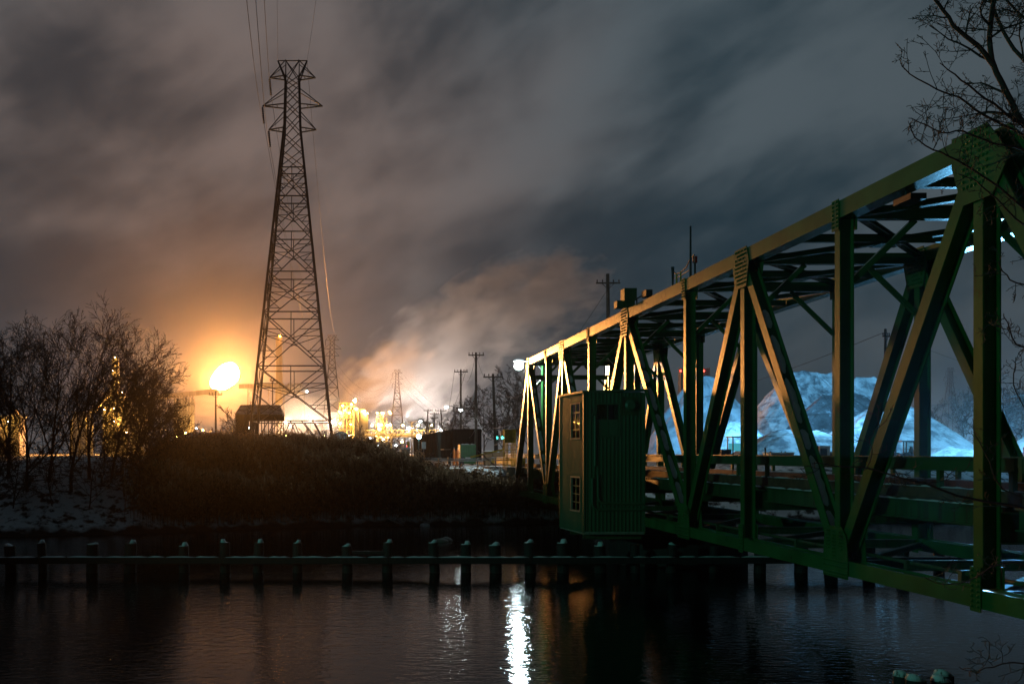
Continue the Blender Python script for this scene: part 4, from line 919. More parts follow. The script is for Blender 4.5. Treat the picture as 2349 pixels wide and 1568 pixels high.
for sd in (-1, 1):
    MB().tube([(xc + sd * .42, Y + .2, z0 + .15), (xc + sd * .42, Y + .25, z0 + 1.1), (xc + sd * .3, Y + .3, z0 + 1.25)], .025, 6).build('handle', dark_steel, wc)
    MB().tube([(xc + sd * .47, Y, z0 + .2), (xc + sd * .55, Y, z0 + .2)], .2, 12).build('wheel', rubber, wc)
    MB().box(xc + sd * .55 - .12, xc + sd * .55 + .12, Y + .05, Y + .4, z0 + .25, z0 + .85).build('tool_box', black, wc)
Y = 92.0; X0 = ax(1113, Y)
for k, (x, w_, h, lab) in enumerate(((X0, .62, 1.35, 'leftmost brown board crate by the yellow frame, lit on its left side'), (X0 + .68, .6, 1.3, 'middle brown board crate by the yellow frame'), (X0 + 1.32, .5, 1.42, 'rightmost brown board crate by the yellow frame'))):
    z0 = zg(x, Y); cr = thing('board_crate', (x + w_ / 2, Y, z0), lab, 'crate', 'brown crates by the bridge end')
    MB().box(x, x + w_, Y, Y + 1.2, z0 + .1, z0 + h).build('body', board, cr); MB().box(x - .02, x + w_ + .02, Y - .03, Y + 1.22, z0 + h + .001, z0 + h + .05).build('lid', snow, cr)
    for u in (x, x + w_ - .08): MB().box(u, u + .08, Y - .03, Y - .001, z0 + .1, z0 + h).build('batten', board, cr)
    MB().box(x, x + w_, Y + .1, Y + 1.1, z0 - .05, z0 + .1).build('pallet', wood, cr)
Y = 76.0; X0, X1 = ax(1158, Y), ax(1183, Y); z0 = zg(X0, Y)
yf = thing('yellow_gate_frame', ((X0 + X1) / 2, Y, z0), 'yellow steel gate frame with a mesh panel beside the bridge end', 'gate frame')
zt = az(984, Y)
for x in (X0, X0 + .22, X1 - .22, X1):
    for d in (0, .7): MB().box(x - .03, x + .03, Y + d - .03, Y + d + .03, z0, zt).build('upright', yellow, yf)
for k in range(8): z = z0 + .3 + k * (zt - z0 - .35) / 7; MB().box(X0, X1, Y - .045, Y - .031, z - .02, z + .02).build('rung', yellow, yf)
MB().box(X0 + .03, X1 - .03, Y + .05, Y + .08, az(1015, Y), zt - .02).build('panel', yellow, yf)
MB().bar((X0, Y + .35, az(1030, Y)), (X0 - 2.6, Y + .35, az(1048, Y)), .08, .12).build('gate_arm', yellow, yf)
MB().bar((X0 - .4, Y + .4, z0), (X0 - 2.3, Y + .4, az(1026, Y)), .05, .05).build('strut', dark_steel, yf)
Y = 80.0; gr = thing('roadside_guardrail', (ax(1070, Y), Y, zg(ax(1070, Y), Y)), 'galvanised roadside guardrail in front of the green container', 'guardrail')
for k in range(6):
    a, b = ax(930, Y) + k * 1.45, ax(930, Y) + (k + 1) * 1.45; z = zg(a, Y) + .62
    m = MB(); m.bar((a, Y, z), (b, Y, z), .03, .1, (0, 1, 0)); m.bar((a, Y, z + .14), (b, Y, z + .14), .06, .08, (0, 1, 0)); m.build('rail_section', M('bright_galv', (.35, .38, .40), .45, .2), gr); MB().box(b - .06, b + .06, Y + .05, Y + .17, zg(b, Y) - .2, z + .2).build('post', galv, gr)
Y = 120.0; X0 = ax(920, Y); z0 = zg(X0, Y)
ub = thing('utility_box', (X0 + .8, Y, z0), 'pale utility box with a snowy lid left of the black shed', 'utility box')
MB().box(X0, X0 + 1.1, Y, Y + 1, z0, az(1030, Y)).build('body', M('grey_box', (.20, .22, .23), .6), ub); MB().box(X0 - .05, X0 + 1.15, Y - .05, Y + 1.05, az(1030, Y) + .001, az(1025, Y)).build('lid', snow, ub)
MB().box(X0 + .5, X0 + 1.05, Y - .03, Y - .001, z0 + .1, az(1034, Y)).build('door', white_p, ub); MB().tube([(X0 + .9, Y + .5, az(1025, Y)), (X0 + .9, Y + .5, az(1012, Y))], .16, 10).build('vent', yellow, ub)
sg = thing('road_sign', (ax(972, 100), 100, -1.3), 'back of a small grey road sign on a post above the reeds', 'sign')
MB().tube([(ax(972, 100), 100, -1.3), (ax(972, 100), 100, az(1012, 100))], .035, 6).build('post', galv, sg); MB().box(ax(967, 100), ax(977, 100), 99.93, 99.96, az(1029, 100), az(1013, 100)).build('panel', M('sign_back', (.28, .31, .32), .5), sg)
# road approach with yellow barrier past the bridge
ar = thing('approach_barrier', (13, 85, -1.2), 'yellow and white road barrier past the far end of the bridge', 'barrier')
for k in range(5):
    a = 74.0 + k * 3.1; MB().box(13.2, 13.45, a, a + 3.05, -.95, -.45).build('barrier_block', yellow, ar); MB().box(13.15, 13.5, a, a + 3.05, -1.25, -.951).build('footing', concrete, ar); MB().box(13.2, 13.45, a + .02, a + 3.0, -.449, -.40).build('snow', snow, ar)
tag(MB().box(13.5, 17.2, 73.0, 140, -1.25, -1.03).build('road', M('asphalt', (.05, .05, .055), .8, 0, .3, 1, col2=(.5, .54, .56), cover=.45, soft=.2)), 'snowy road leaving the far end of the bridge', 'road', kind='structure')

# ================================================================== salt yard on the right
def heap(px, ytop, Y, rx, ry, label, mat, seed, sharp=1.0, zbase=-1.6, lump=1.0, ridge=0.0, cat='salt heap', name='salt_heap', flat=0.0):
    X = ax(px, Y); H = az(ytop, Y) - zbase; m = MB(); nr, na = 64, 128
    for i in range(nr + 1):
        t = i / nr
        for k in range(na):
            a = 2 * math.pi * k / na; ca, sa = math.cos(a), math.sin(a)
            x, y = rx * t * ca, ry * t * sa
            tt = math.hypot(max(0, abs(x) - ridge) / max(.1, rx - ridge), y / ry) if ridge else t
            prof = max(0, (1 - tt)) ** sharp
            prof = prof * (1 - flat) + flat * min(1, prof * 1.6)
            rill = .05 * H * mnoise.noise((math.cos(a) * 5 + seed, math.sin(a) * 5, t * 1.3)) * math.sin(math.pi * min(1, tt * 1.1))
            z = zbase + H * prof + lump * .055 * H * fbm(x * .16 + seed, y * .16, seed, 4) * min(1, (1 - t) * 4 + .1) + rill + lump * .022 * H * fbm(x * .55 + seed, y * .55, seed + 4, 3)
            m.v.append((X + x, Y + y, z))
    for i in range(nr):
        for k in range(na): a, b = i * na + k, i * na + (k + 1) % na; m.f.append((a, b, b + na, a + na))
    return tag(m.build(name, mat, None, smooth=True, fix=False), label, cat, 'heaps in the salt yard')
heap(1618, 864, 205, 13.5, 13, 'grey-blue salt heap seen left of the middle bridge posts', salt_dirty, 2.2, .9, ridge=2.5)
heap(1872, 853, 225, 20, 17, 'tall broad white salt heap behind the dark one', salt, 5.1, .82, ridge=6)
heap(1985, 862, 215, 14, 13, 'pale rounded salt heap at the right shoulder of the tall one', salt, 8.4, .85, ridge=2)
heap(1935, 906, 190, 15, 10, 'dark grey aggregate heap between the white salt heaps', gravel_dark, 4.3, .85, ridge=4, cat='aggregate heap', name='aggregate_heap')
heap(2045, 922, 160, 15.5, 12, 'bright blue-white salt heap in front at the right', salt, 12.7, .92, ridge=1.5)
heap(1830, 984, 150, 11, 9, 'low bright salt heap in front of the tall heap', salt, 17.3, .8, ridge=3, lump=2.0)
heap(1690, 965, 170, 9, 8, 'small bright salt heap behind the loader', salt, 21.9, .8, ridge=1, lump=2.0)
heap(2190, 1018, 140, 7, 6, 'low lumpy salt heap beside the right bridge post', salt, 25.2, .7, lump=2.5)
# twin towers with red beacons behind the heaps
for px, lab in ((1566, 'left of two far towers with a red beacon behind the salt heaps'), (1619, 'right of two far towers with a red beacon behind the salt heaps')):
    Y = 330.0; t = thing('beacon_tower', (ax(px, Y), Y, -1.45), lab, 'tower', 'far towers with red beacons'); q = at(px, 843, Y)
    m = MB(); 
    for sx in (-1, 1):
        for sy in (-1, 1): m.bar((q.x + sx * 1.5, Y + sy * 1.5, -1.45), (q.x + sx * .9, Y + sy * .9, q.z), .2, .2)
    m.build('frame', rust, t); MB().box(q.x - .8, q.x + .8, Y - .7, Y + .7, 8, q.z - .3).build('core', rust, t)
    for k in range(8): MB().box(q.x - 1.2, q.x + 1.2, Y - 1.2, Y + 1.2, 9 + k * 2.3, 9.15 + k * 2.3).build('ring', rust, t)
    bulb(t, (q.x - 1.1, Y - 1.3, az(851, Y)), .32, red_sig, 'beacon')
# vehicles parked behind the bridge
def wheel(par, x, y, z, r, w_):
    t_ = MB().tube([(x, y - w_ / 2, z), (x, y + w_ / 2, z)], r, 18).build('wheel', rubber, par); MB().tube([(x, y - w_ / 2 - .02, z), (x, y + w_ / 2 + .02, z)], r * .5, 12).build('rim', galv, t_)
Y = 118.0; xc = ax(2086, Y); z0 = -1.5
tr = thing('tractor_loader', (xc, Y, z0), 'dark tractor with a glazed cab silhouetted against the salt heap', 'tractor')
MB().box(xc - 1.35, xc + 1.35, Y - .9, Y + .9, z0 + .55, az(1042, Y)).build('chassis', black, tr)
c0, c1, cz0, cz1 = xc - 1.15, xc + 1.25, az(1042, Y), az(1013, Y)
for x in (c0, xc + .1, c1): 
    for d in (-.8, .8): MB().box(x - .05, x + .05, Y + d - .05, Y + d + .05, cz0, cz1).build('cab_pillar', black, tr)
MB().box(c0 - .25, c1 + .25, Y - 1.0, Y + 1.0, cz1, cz1 + .14).build('cab_roof', black, tr)
for a, b in ((c0, xc + .1), (xc + .1, c1)): MB().box(a + .06, b - .06, Y - .8, Y - .79, cz0 + .05, cz1 - .03).build('pane', pane_mat, tr)
MB().tube([(xc + .2, Y, cz0), (xc + .2, Y, cz0 + .55), (xc + .22, Y, cz0 + .95)], [.26, .24, .12], 10).build('seat', rubber, tr)
MB().box(c1 + .35, c1 + .6, Y - .9, Y - .8, cz1 - .85, cz1 - .2).build('mirror', black, tr); MB().tube([(c1, Y - .8, cz1 - .3), (c1 + .45, Y - .85, cz1 - .25)], .03, 6).build('mirror_arm', black, tr)
MB().tube([(c0 - .5, Y, cz0 - .2), (c0 - .5, Y, cz0 + .8)], .07, 8).build('exhaust', black, tr)
for x, r in ((xc - 1.0, .75), (xc + 1.0, .85)): 
    for d in (-1.0, 1.0): wheel(tr, x, Y + d, z0 + r, r, .45)
Y = 112.0; xc = ax(1935, Y)
tk = thing('tanker_truck', (xc, Y, z0), 'tanker truck with a dark round tank and white cab behind the bridge rail', 'truck')
xa, xb = ax(1897, Y), ax(1990, Y); zc = az(1056, Y)
MB().tube([(xa + .15, Y, zc), (xa + .3, Y, zc), (xb, Y, zc), (xb + .15, Y, zc)], [.75, 1.0, 1.0, .75], 20).build('tank', black, tk)
MB().box(xa - .2, xb + .2, Y - .5, Y + .5, z0 + .6, z0 + .9).build('frame', black, tk)
cbx = MB().box(xa - 1.35, xa - .15, Y - 1.05, Y + 1.05, z0 + .6, az(1022, Y)).build('cab', white_p, tk)
MB().box(xa - 1.25, xa - .5, Y - 1.07, Y - 1.051, az(1045, Y), az(1028, Y)).build('window', black, cbx); MB().box(xa - 1.65, xa - 1.5, Y - 1.2, Y - 1.0, az(1042, Y), az(1022, Y)).build('mirror', black, cbx)
for x in (xa - .8, xb - 1.3, xb - .2): 
    for d in (-.95, .95): wheel(tk, x, Y + d, z0 + .5, .5, .35)
Y = 108.0; xc = ax(1785, Y)
dt = thing('dump_truck', (xc, Y, z0), 'parked truck whose pale roof and exhaust show above the rail', 'truck')
xa, xb = ax(1759, Y), ax(1812, Y); zt = az(1037, Y)
MB().box(xa, xb, Y - 1.0, Y + 1.0, z0 + .7, zt - .12).build('cab', white_p, dt); MB().box(xa - .05, xb + .05, Y - 1.05, Y + 1.05, zt - .119, zt).build('roof', white_p, dt)
MB().box(xa + .15, xb - .15, Y - 1.02, Y - 1.001, zt - .6, zt - .17).build('windscreen', pane_mat, dt); MB().tube([(xa - .15, Y, z0 + .8), (xa - .15, Y, zt + .35), (xa - .22, Y, zt + .5)], .07, 8).build('exhaust', black, dt)
for x in (xa + .4, xa + 1.6, xb - .5): MB().tube([(x, Y, zt), (x, Y, zt + .12)], .08, 8).build('roof_lamp', black, dt)
for x in (xa + .5, xb - .5):
    for d in (-.9, .9): wheel(dt, x, Y + d, z0 + .5, .5, .35)
Y = 110.0; xc = ax(1695, Y)
ld = thing('wheel_loader', (xc, Y, z0), 'wheel loader with a lit cab parked left of the middle posts', 'loader')
xa, xb = ax(1668, Y), ax(1712, Y); zt = az(1003, Y)
MB().box(xa - .6, xb + .3, Y - .9, Y + .9, z0 + .7, az(1050, Y)).build('chassis', yellow, ld); MB().box(xa - .9, xa + .2, Y - .7, Y + .7, az(1050, Y), az(1030, Y)).build('engine_cover', dark_steel, ld)
for x in (xa + .35, xb): 
    for d in (-.75, .75): MB().box(x - .05, x + .05, Y + d - .05, Y + d + .05, az(1050, Y), zt).build('cab_pillar', black, ld)
MB().box(xa + .2, xb + .15, Y - .9, Y + .9, zt, zt + .12).build('cab_roof', black, ld); MB().box(xa + .45, xb - .1, Y + .72, Y + .74, az(1034, Y), az(1016, Y)).build('screen', dim_screen, ld)
MB().tube([(xb - .4, Y, az(1050, Y)), (xb - .4, Y, az(1024, Y))], [.3, .2], 8).build('seat', rubber, ld)
for x in (xa - .2, xb): 
    for d in (-.95, .95): wheel(ld, x, Y + d, z0 + .7, .7, .45)
Y = 135.0; xc = ax(2330, Y)
cs = thing('covered_stockpile', (xc, Y, z0), 'pale tarpaulin-covered stockpile at the right edge behind the bridge', 'stockpile')
m = MB(); n_ = 12
for i in range(n_ + 1):
    x = ax(2300, Y) + i * .8; h = az(990, Y) - z0; 
    for k in range(9): u = k / 8; m.v.append((x, Y - 4 + 8 * u, z0 + h * math.sin(math.pi * u) ** .6 * min(1, .35 + i * .12) + .15 * mnoise.noise((x, u * 5, 3))))
for i in range(n_):
    for k in range(8): a = i * 9 + k; m.f.append((a, a + 9, a + 10, a + 1))
m.build('tarpaulin', M('pale_tarp', (.45, .42, .40), .6, 0, .2, 1), cs, smooth=True); MB().box(ax(2300, Y), ax(2300, Y) + 9.6, Y - 4.4, Y - 4.05, z0, z0 + 2.2).build('retaining_wall', red_p, cs)
rt = thing('flat_trailer', (ax(2155, 100), 100, z0), 'red flat trailer with snow on it below the bridge rail at the right', 'trailer')
MB().box(ax(2105, 100), ax(2205, 100), 99, 101.2, -.95, -.75).build('bed', red_p, rt); MB().box(ax(2105, 100), ax(2205, 100), 99.0, 101.2, -.749, -.70).build('snow', snow, rt)
for px in (2125, 2190): wheel(rt, ax(px, 100), 99.1, z0 + .35, .35, .3)

# ------------------------------------------------------------------ lamps that light the salt yard and the near bank
def flood_mast(x, y, h, target, label, power, head=2, col=(.17, .58, 1.0), ang=80):
    t = thing('flood_mast', (x, y, -1.5), label, 'floodlight mast', 'floodlight masts'); MB().tube([(x, y, -1.5), (x, y, h)], [.2, .1], 8).build('mast', galv, t)
    MB().bar((x - .9, y, h), (x + .9, y, h), .1, .1).build('cross_bar', galv, t)
    for k in range(head):
        xx = x - .6 + 1.2 * k / max(1, head - 1); d = (Vector(target) - Vector((xx, y, h))).normalized()
        hd = MB().bar(Vector((xx, y, h + .3)) - d * .18, Vector((xx, y, h + .3)) + d * .12, .5, .4).build('lamp_head', dark_steel, t)
        MB().bar(Vector((xx, y, h + .3)) + d * .121, Vector((xx, y, h + .3)) + d * .14, .42, .32).build('lens', flood_glow, hd)
    ld_ = bpy.data.lights.new('floodlight', 'SPOT'); ld_.energy = power; ld_.color = col; ld_.spot_size = R(ang); ld_.spot_blend = .5; ld_.shadow_soft_size = .3
    lo = bpy.data.objects.new('floodlight', ld_); scene.collection.objects.link(lo); lo.parent = t
    d = (Vector(target) - Vector((x, y, h))).normalized(); lo.location = Vector((x, y, h + .3)) + d * .3 - Vector((x, y, -1.5)); lo.rotation_euler = d.to_track_quat('-Z', 'Y').to_euler()
flood_mast(84, 112, 9.5, (72, 175, 4), 'floodlight mast right of the salt yard shining on the front heap', 110000)
flood_mast(59.3, 118, 14.0, (93, 212, 13), 'floodlight mast in the middle of the salt yard', 330000, ang=44)
flood_mast(33, 126, 12.0, (74, 205, 12), 'floodlight mast at the left end of the salt yard', 260000, ang=46)
flood_mast(70, 108, -.7, (15, 29, 5.5), 'low work light on a short mast lighting the bridge from the right bank', 170000, 1, ang=50)
nl = thing('flood_mast', (-50, 0, -1.6), 'floodlight mast on the near bank left of the viewer aimed at the bridge', 'floodlight mast', 'floodlight masts')
MB().tube([(-50, 0, -1.6), (-50, 0, 9.0)], [.2, .12], 10).build('mast', galv, nl); MB().box(-50.1, -49.8, -.3, .3, 8.8, 9.3).build('lamp_head', dark_steel, nl)
ld_ = bpy.data.lights.new('mercury_floodlight', 'SPOT'); ld_.energy = 14000; ld_.color = (.20, 1.0, .78); ld_.spot_size = R(48); ld_.spot_blend = .7; ld_.shadow_soft_size = .25
lo = bpy.data.objects.new('mercury_floodlight', ld_); scene.collection.objects.link(lo); lo.parent = nl; lo.location = (.6, 0, 10.6)
lo.rotation_euler = (Vector((14, 31, 1.0)) - Vector((-49.4, 0, 9.0))).to_track_quat('-Z', 'Y').to_euler()

# ================================================================== vegetation
def grow(m, p, d, length, r, lvl, rnd, P, trunk=None):
    """one branch as a bent tube, then its children"""
    n = P['seg'][lvl]; pts = [p.copy()]; rad = [r]; dirs = [d.copy()]; step = length / n; v = d.copy()
    for i in range(n):
        j = Vector((rnd.gauss(0, 1), rnd.gauss(0, 1), rnd.gauss(0, 1))) * P['wob'][lvl]
        v = (v + j + Vector((0, 0, P['up'][lvl])) + P.get('pull', Vector())).normalized(); p = p + v * step
        pts.append(p.copy()); rad.append(max(P['rmin'], r * (1 - P['tap'][lvl] * (i + 1) / n))); dirs.append(v.copy())
    (trunk if trunk is not None else m).tube(pts, rad, P['sides'][lvl], False)
    if lvl + 1 >= len(P['n']): return
    nc = P['n'][lvl]; nc = int(nc * rnd.uniform(.75, 1.25) + .5)
    for c in range(nc):
        t = P['t0'][lvl] + (1 - P['t0'][lvl]) * (c + rnd.random()) / nc; f = t * n; i = min(n - 1, int(f)); q = pts[i].lerp(pts[i + 1], f - i); dd = dirs[min(n, i + 1)]
        az_ = rnd.uniform(0, 2 * math.pi); o = dd.orthogonal().normalized(); o = Matrix.Rotation(az_, 3, dd) @ o
        an = R(rnd.uniform(*P['ang'][lvl])); nd = (dd * math.cos(an) + o * math.sin(an)).normalized()
        ln = length * P['len'][lvl] * rnd.uniform(.65, 1.15) * (1.1 - .45 * t); rr = max(P['rmin'], rad[i] * P['rk'][lvl])
        grow(m, q, nd, ln, rr, lvl + 1, rnd, P)
BASE = dict(n=[13, 7, 6, 4, 0], seg=[7, 5, 4, 3, 2], wob=[.05, .10, .13, .16, .18], up=[.02, .06, .05, .03, .02], tap=[.8, .8, .8, .7, .6], sides=[8, 5, 4, 3, 3], t0=[.18, .2, .2, .15, 0],
            ang=[(25, 50), (25, 55), (25, 60), (25, 65)], len=[.62, .55, .5, .5], rk=[.55, .6, .6, .65], rmin=.010)
def bare_tree(x, y, h, label, seed, lean=(0, 0), r=None, P=None, group='bare winter trees', zoff=0):
    rnd = random.Random(seed); z0 = ground_z(x, y) - .15 + zoff; t = thing('bare_tree', (x, y, z0), label, 'tree', group)
    P = P or BASE; tr, cr = MB(), MB()
    grow(cr, Vector((x, y, z0)), Vector((lean[0], lean[1], 1)).normalized(), h * .86, r or h * .0135, 0, rnd, P, tr)
    tr.build('trunk', bark, t, smooth=True, fix=False); cr.build('crown', bark, t, fix=False); return t
FAR = dict(BASE, n=[11, 6, 5, 3, 0], rmin=.02)
MID = dict(BASE, n=[11, 7, 6, 4, 0], t0=[.14, .15, .15, .12, 0], wob=[.05, .06, .07, .08, .09], up=[.01, .03, .02, .01, .0], ang=[(22, 48), (22, 48), (22, 50), (22, 52)], len=[.74, .62, .58, .55], rmin=.0095)
LT = [(-8, 63.5, 12.5, 'bare tree at the far left edge of the bank', (.02, 0)), (18, 66, 13.6, 'tallest bare tree at the left edge, topmost branches highest', (.0, 0)), (62, 64, 11.6, 'slim bare tree second from the left edge', (-.03, 0)), (112, 65.5, 12.6, 'bare tree in the middle of the left clump', (.03, 0)),
      (163, 64.5, 13.0, 'bare tree with upright crown right of the clump middle', (.04, 0)), (205, 66.5, 12.9, 'bare tree with a tall crown toward the right of the clump', (.05, 0)), (255, 67, 11.2, 'bare tree leaning right at the right of the left clump', (.16, 0)), (300, 68.5, 9.2, 'low spreading bare tree at the right end of the left clump', (.30, 0))]
for k, (px, Y, h, lab, ln) in enumerate(LT): bare_tree(ax(px, Y), Y, h * .70, lab, 20 + k, ln, None, MID, 'bare trees of the left bank clump')
SHR = dict(BASE, n=[12, 6, 5, 3, 0], t0=[.05, .1, .1, .1, 0], ang=[(30, 70), (25, 60), (25, 60), (25, 65)], len=[.8, .6, .55, .5], rmin=.011)
for k, (px, Y, h, lab) in enumerate(((30, 62, 4.2, 'leafless shrub low on the snowy bank at the left edge'), (120, 62.5, 3.8, 'leafless shrub on the snowy bank below the clump middle'), (205, 63, 4.4, 'leafless shrub on the snowy bank below the leaning tree'), (285, 65, 4.6, 'leafless shrub at the right foot of the left clump'), (340, 69, 5.2, 'tangled leafless shrub beside the reeds'), (375, 72, 4.6, 'tangled leafless shrub at the left snow mound'), (-40, 61.5, 4.0, 'leafless shrub half out of frame at the left edge'), (160, 69, 5.5, 'dark leafless thicket behind the clump trunks'), (70, 69, 5.5, 'dark leafless thicket behind the left edge trunks'), (240, 70, 5.0, 'dark leafless thicket behind the leaning tree'), (318, 66, 5.6, 'dark tangled thicket at the right foot of the low spreading tree'), (362, 67, 5.0, 'dark tangled thicket at the left edge of the reed bed'), (405, 68, 4.2, 'dark tangled bush growing into the left of the reed bed'))):
    bare_tree(ax(px, Y), Y, h, lab, 60 + k, (random.Random(k).uniform(-.1, .1), 0), .05, SHR, 'leafless shrubs')
for k, (px, Y, h, lab, ln) in enumerate(((618, 84, 5.2, 'young bare tree in the reeds left of the open shed', (-.10, 0)), (600, 86, 4.3, 'thin bare sapling in the reeds left of the open shed', (-.2, 0)))): bare_tree(ax(px - 50, Y), Y, h, lab, 90 + k, ln, .05, dict(FAR, n=[7, 5, 3, 0]), 'saplings among the reeds')
for k, (px, Y, h, lab) in enumerate(((1052, 190, 10, 'bare tree behind the black shed roof'), (1020, 215, 9, 'small bare tree by the far pole cluster'), (990, 230, 8, 'small bare tree beside the cyan floodlight'), (1110, 165, 10.5, 'bare tree right of the black shed'), (1150, 150, 9.5, 'bare tree behind the green traffic signals'), (1190, 140, 11, 'bare tree just left of the bridge end'), (1215, 150, 12, 'bare tree behind the end post of the bridge'), (560, 210, 6, 'small bare tree behind the flare pole'), (545, 205, 5, 'smaller bare tree left of the flare pole'), (705, 240, 6, 'small bare tree under the tall pylon'), (2215, 190, 12, 'dark bare tree right of the front salt heap'), (2290, 170, 13, 'dark bare tree behind the right bridge post'), (2345, 180, 12, 'dark bare tree at the right edge behind the bridge'), (2150, 230, 13, 'dark bare tree behind the right salt heap'))):
    bare_tree(ax(px, Y), Y, h, lab, 120 + k, (0, 0), None, dict(FAR, rmin=.028), 'bare trees in the background')

# overhanging tree on the near bank, right of the camera: limbs bent by hand, twigs grown on them
nt_ = thing('overhanging_tree', (9.6, 11.8, -4.2), 'near bare tree reaching in from the right edge over the bridge', 'tree')
NP = dict(n=[6, 4, 3, 0], seg=[6, 5, 4, 3], wob=[.16, .2, .24, .25], up=[.03, .05, .05, .05], tap=[.7, .75, .7, .6], sides=[5, 4, 3, 3], t0=[.12, .1, .1, 0], ang=[(28, 65), (30, 70), (30, 75)], len=[.5, .5, .5], rk=[.62, .65, .7], rmin=.0032)
rnd = random.Random(77)
def limb(pts, r0, r1, Y0, Y1, twigs, tl, seed, nm='limb', lv=0):
    n = len(pts); P3 = []
    for i, (x, y) in enumerate(pts): P3.append(at(x, y, Y0 + (Y1 - Y0) * i / (n - 1)))
    out = []
    for i in range(n - 1):
        for s_ in range(3):
            u = s_ / 3; a = P3[max(0, i - 1)]; b = P3[i]; c = P3[i + 1]; d = P3[min(n - 1, i + 2)]
            out.append(.5 * ((2 * b) + (c - a) * u + (2 * a - 5 * b + 4 * c - d) * u * u + (3 * b - a - 3 * c + d) * u ** 3))
    out.append(P3[-1]); m_ = len(out); rad = [r0 + (r1 - r0) * i / (m_ - 1) for i in range(m_)]
    rr = random.Random(seed); lm = MB().tube([o + Vector((rr.gauss(0, .006), 0, rr.gauss(0, .006))) for o in out], rad, 7, False).build(nm, bark_near, nt_, smooth=True, fix=False)
    tw = MB()
    for k in range(twigs):
        i = int((.15 + .83 * (k + rr.random()) / twigs) * (m_ - 1)); dd = (out[min(i + 1, m_ - 1)] - out[max(0, i - 1)]).normalized(); o = Matrix.Rotation(rr.uniform(0, 6.28), 3, dd) @ dd.orthogonal().normalized()
        an = R(rr.uniform(30, 70)); grow(tw, out[i], (dd * math.cos(an) + o * math.sin(an)).normalized(), tl * rr.uniform(.5, 1.2), max(.0035, rad[i] * .5), lv, rr, dict(NP, n=NP['n'][lv:] if False else NP['n']))
    tag(tw.build('twigs', bark_near, lm, fix=False), kind='stuff')
MB().tube([(9.6, 11.8, -4.3), (9.5, 11.8, -2), (9.45, 11.7, 1.0), (9.3, 11.6, 3.2), (8.9, 11.6, 4.6)], [.26, .2, .17, .13, .09], 10, False).build('trunk', bark_near, nt_, smooth=True, fix=False)
limb([(2560, 520), (2430, 360), (2349, 285), (2310, 215), (2275, 140), (2272, 60), (2285, -40), (2290, -160)], .040, .022, 11.8, 11.2, 9, .85, 1)
limb([(2277, 150), (2245, 105), (2200, 70), (2165, 25), (2135, -15), (2095, -70)], .030, .012, 11.25, 10.8, 6, .45, 2, lv=1)
limb([(2480, 260), (2349, 140), (2300, 70), (2270, -20), (2265, -80)], .026, .014, 12.2, 12.4, 8, .8, 3)
limb([(2470, 360), (2349, 290), (2300, 255), (2240, 210), (2190, 170), (2157, 145)], .020, .005, 11.7, 10.6, 8, .42, 4, lv=1)
limb([(2400, 330), (2330, 300), (2260, 265), (2200, 225), (2150, 205), (2085, 170), (2068, 145)], .018, .004, 11.6, 10.4, 8, .42, 5, lv=1)
limb([(2420, 300), (2349, 285), (2300, 258), (2240, 260), (2160, 275)], .016, .004, 11.8, 10.8, 8, .45, 6, lv=1)
limb([(2450, 420), (2349, 345), (2280, 330), (2210, 300), (2160, 305), (2110, 280), (2085, 270)], .016, .004, 11.6, 10.2, 9, .42, 7, lv=1)
limb([(2460, 560), (2380, 500), (2290, 430), (2200, 370), (2140, 345), (2100, 315), (2085, 285)], .016, .004, 11.3, 9.9, 9, .45, 8, lv=1)
limb([(2470, 640), (2400, 560), (2330, 500), (2270, 440), (2230, 410), (2200, 400)], .014, .004, 11.4, 10.4, 7, .4, 9, lv=1)
limb([(2480, 120), (2400, 60), (2349, 40), (2310, 0), (2280, -40)], .02, .01, 12.0, 11.8, 7, .7, 10)
limb([(2480, 700), (2400, 660), (2330, 650), (2300, 620), (2290, 600)], .012, .004, 11.0, 10.4, 6, .4, 11, lv=1)
limb([(2480, 860), (2390, 800), (2330, 790), (2310, 740), (2300, 720)], .012, .004, 11.0, 10.6, 6, .38, 12, lv=1)
limb([(2480, 1230), (2349, 1165), (2230, 1145), (2120, 1110), (2010, 1078), (1920, 1068), (1862, 1060)], .017, .004, 10.8, 9.2, 7, .45, 13, lv=1)
limb([(2380, 1150), (2300, 1120), (2270, 1060), (2240, 1000), (2230, 960)], .010, .003, 10.6, 10.0, 5, .35, 14, lv=1)
limb([(2480, 1330), (2380, 1300), (2300, 1290), (2220, 1330), (2165, 1340), (2120, 1320)], .010, .003, 10.4, 9.6, 6, .34, 15, lv=1)
limb([(2500, 1600), (2380, 1530), (2300, 1520), (2240, 1540), (2200, 1530)], .010, .003, 9.6, 8.8, 6, .4, 16, lv=1)
limb([(1985, 1078), (2000, 1040), (1995, 1005), (2015, 980), (2010, 945)], .006, .003, 9.5, 9.4, 4, .25, 17, lv=2)
limb([(2480, 1020), (2400, 980), (2349, 930), (2325, 880), (2330, 820)], .012, .004, 11.0, 10.8, 6, .38, 18, lv=1)

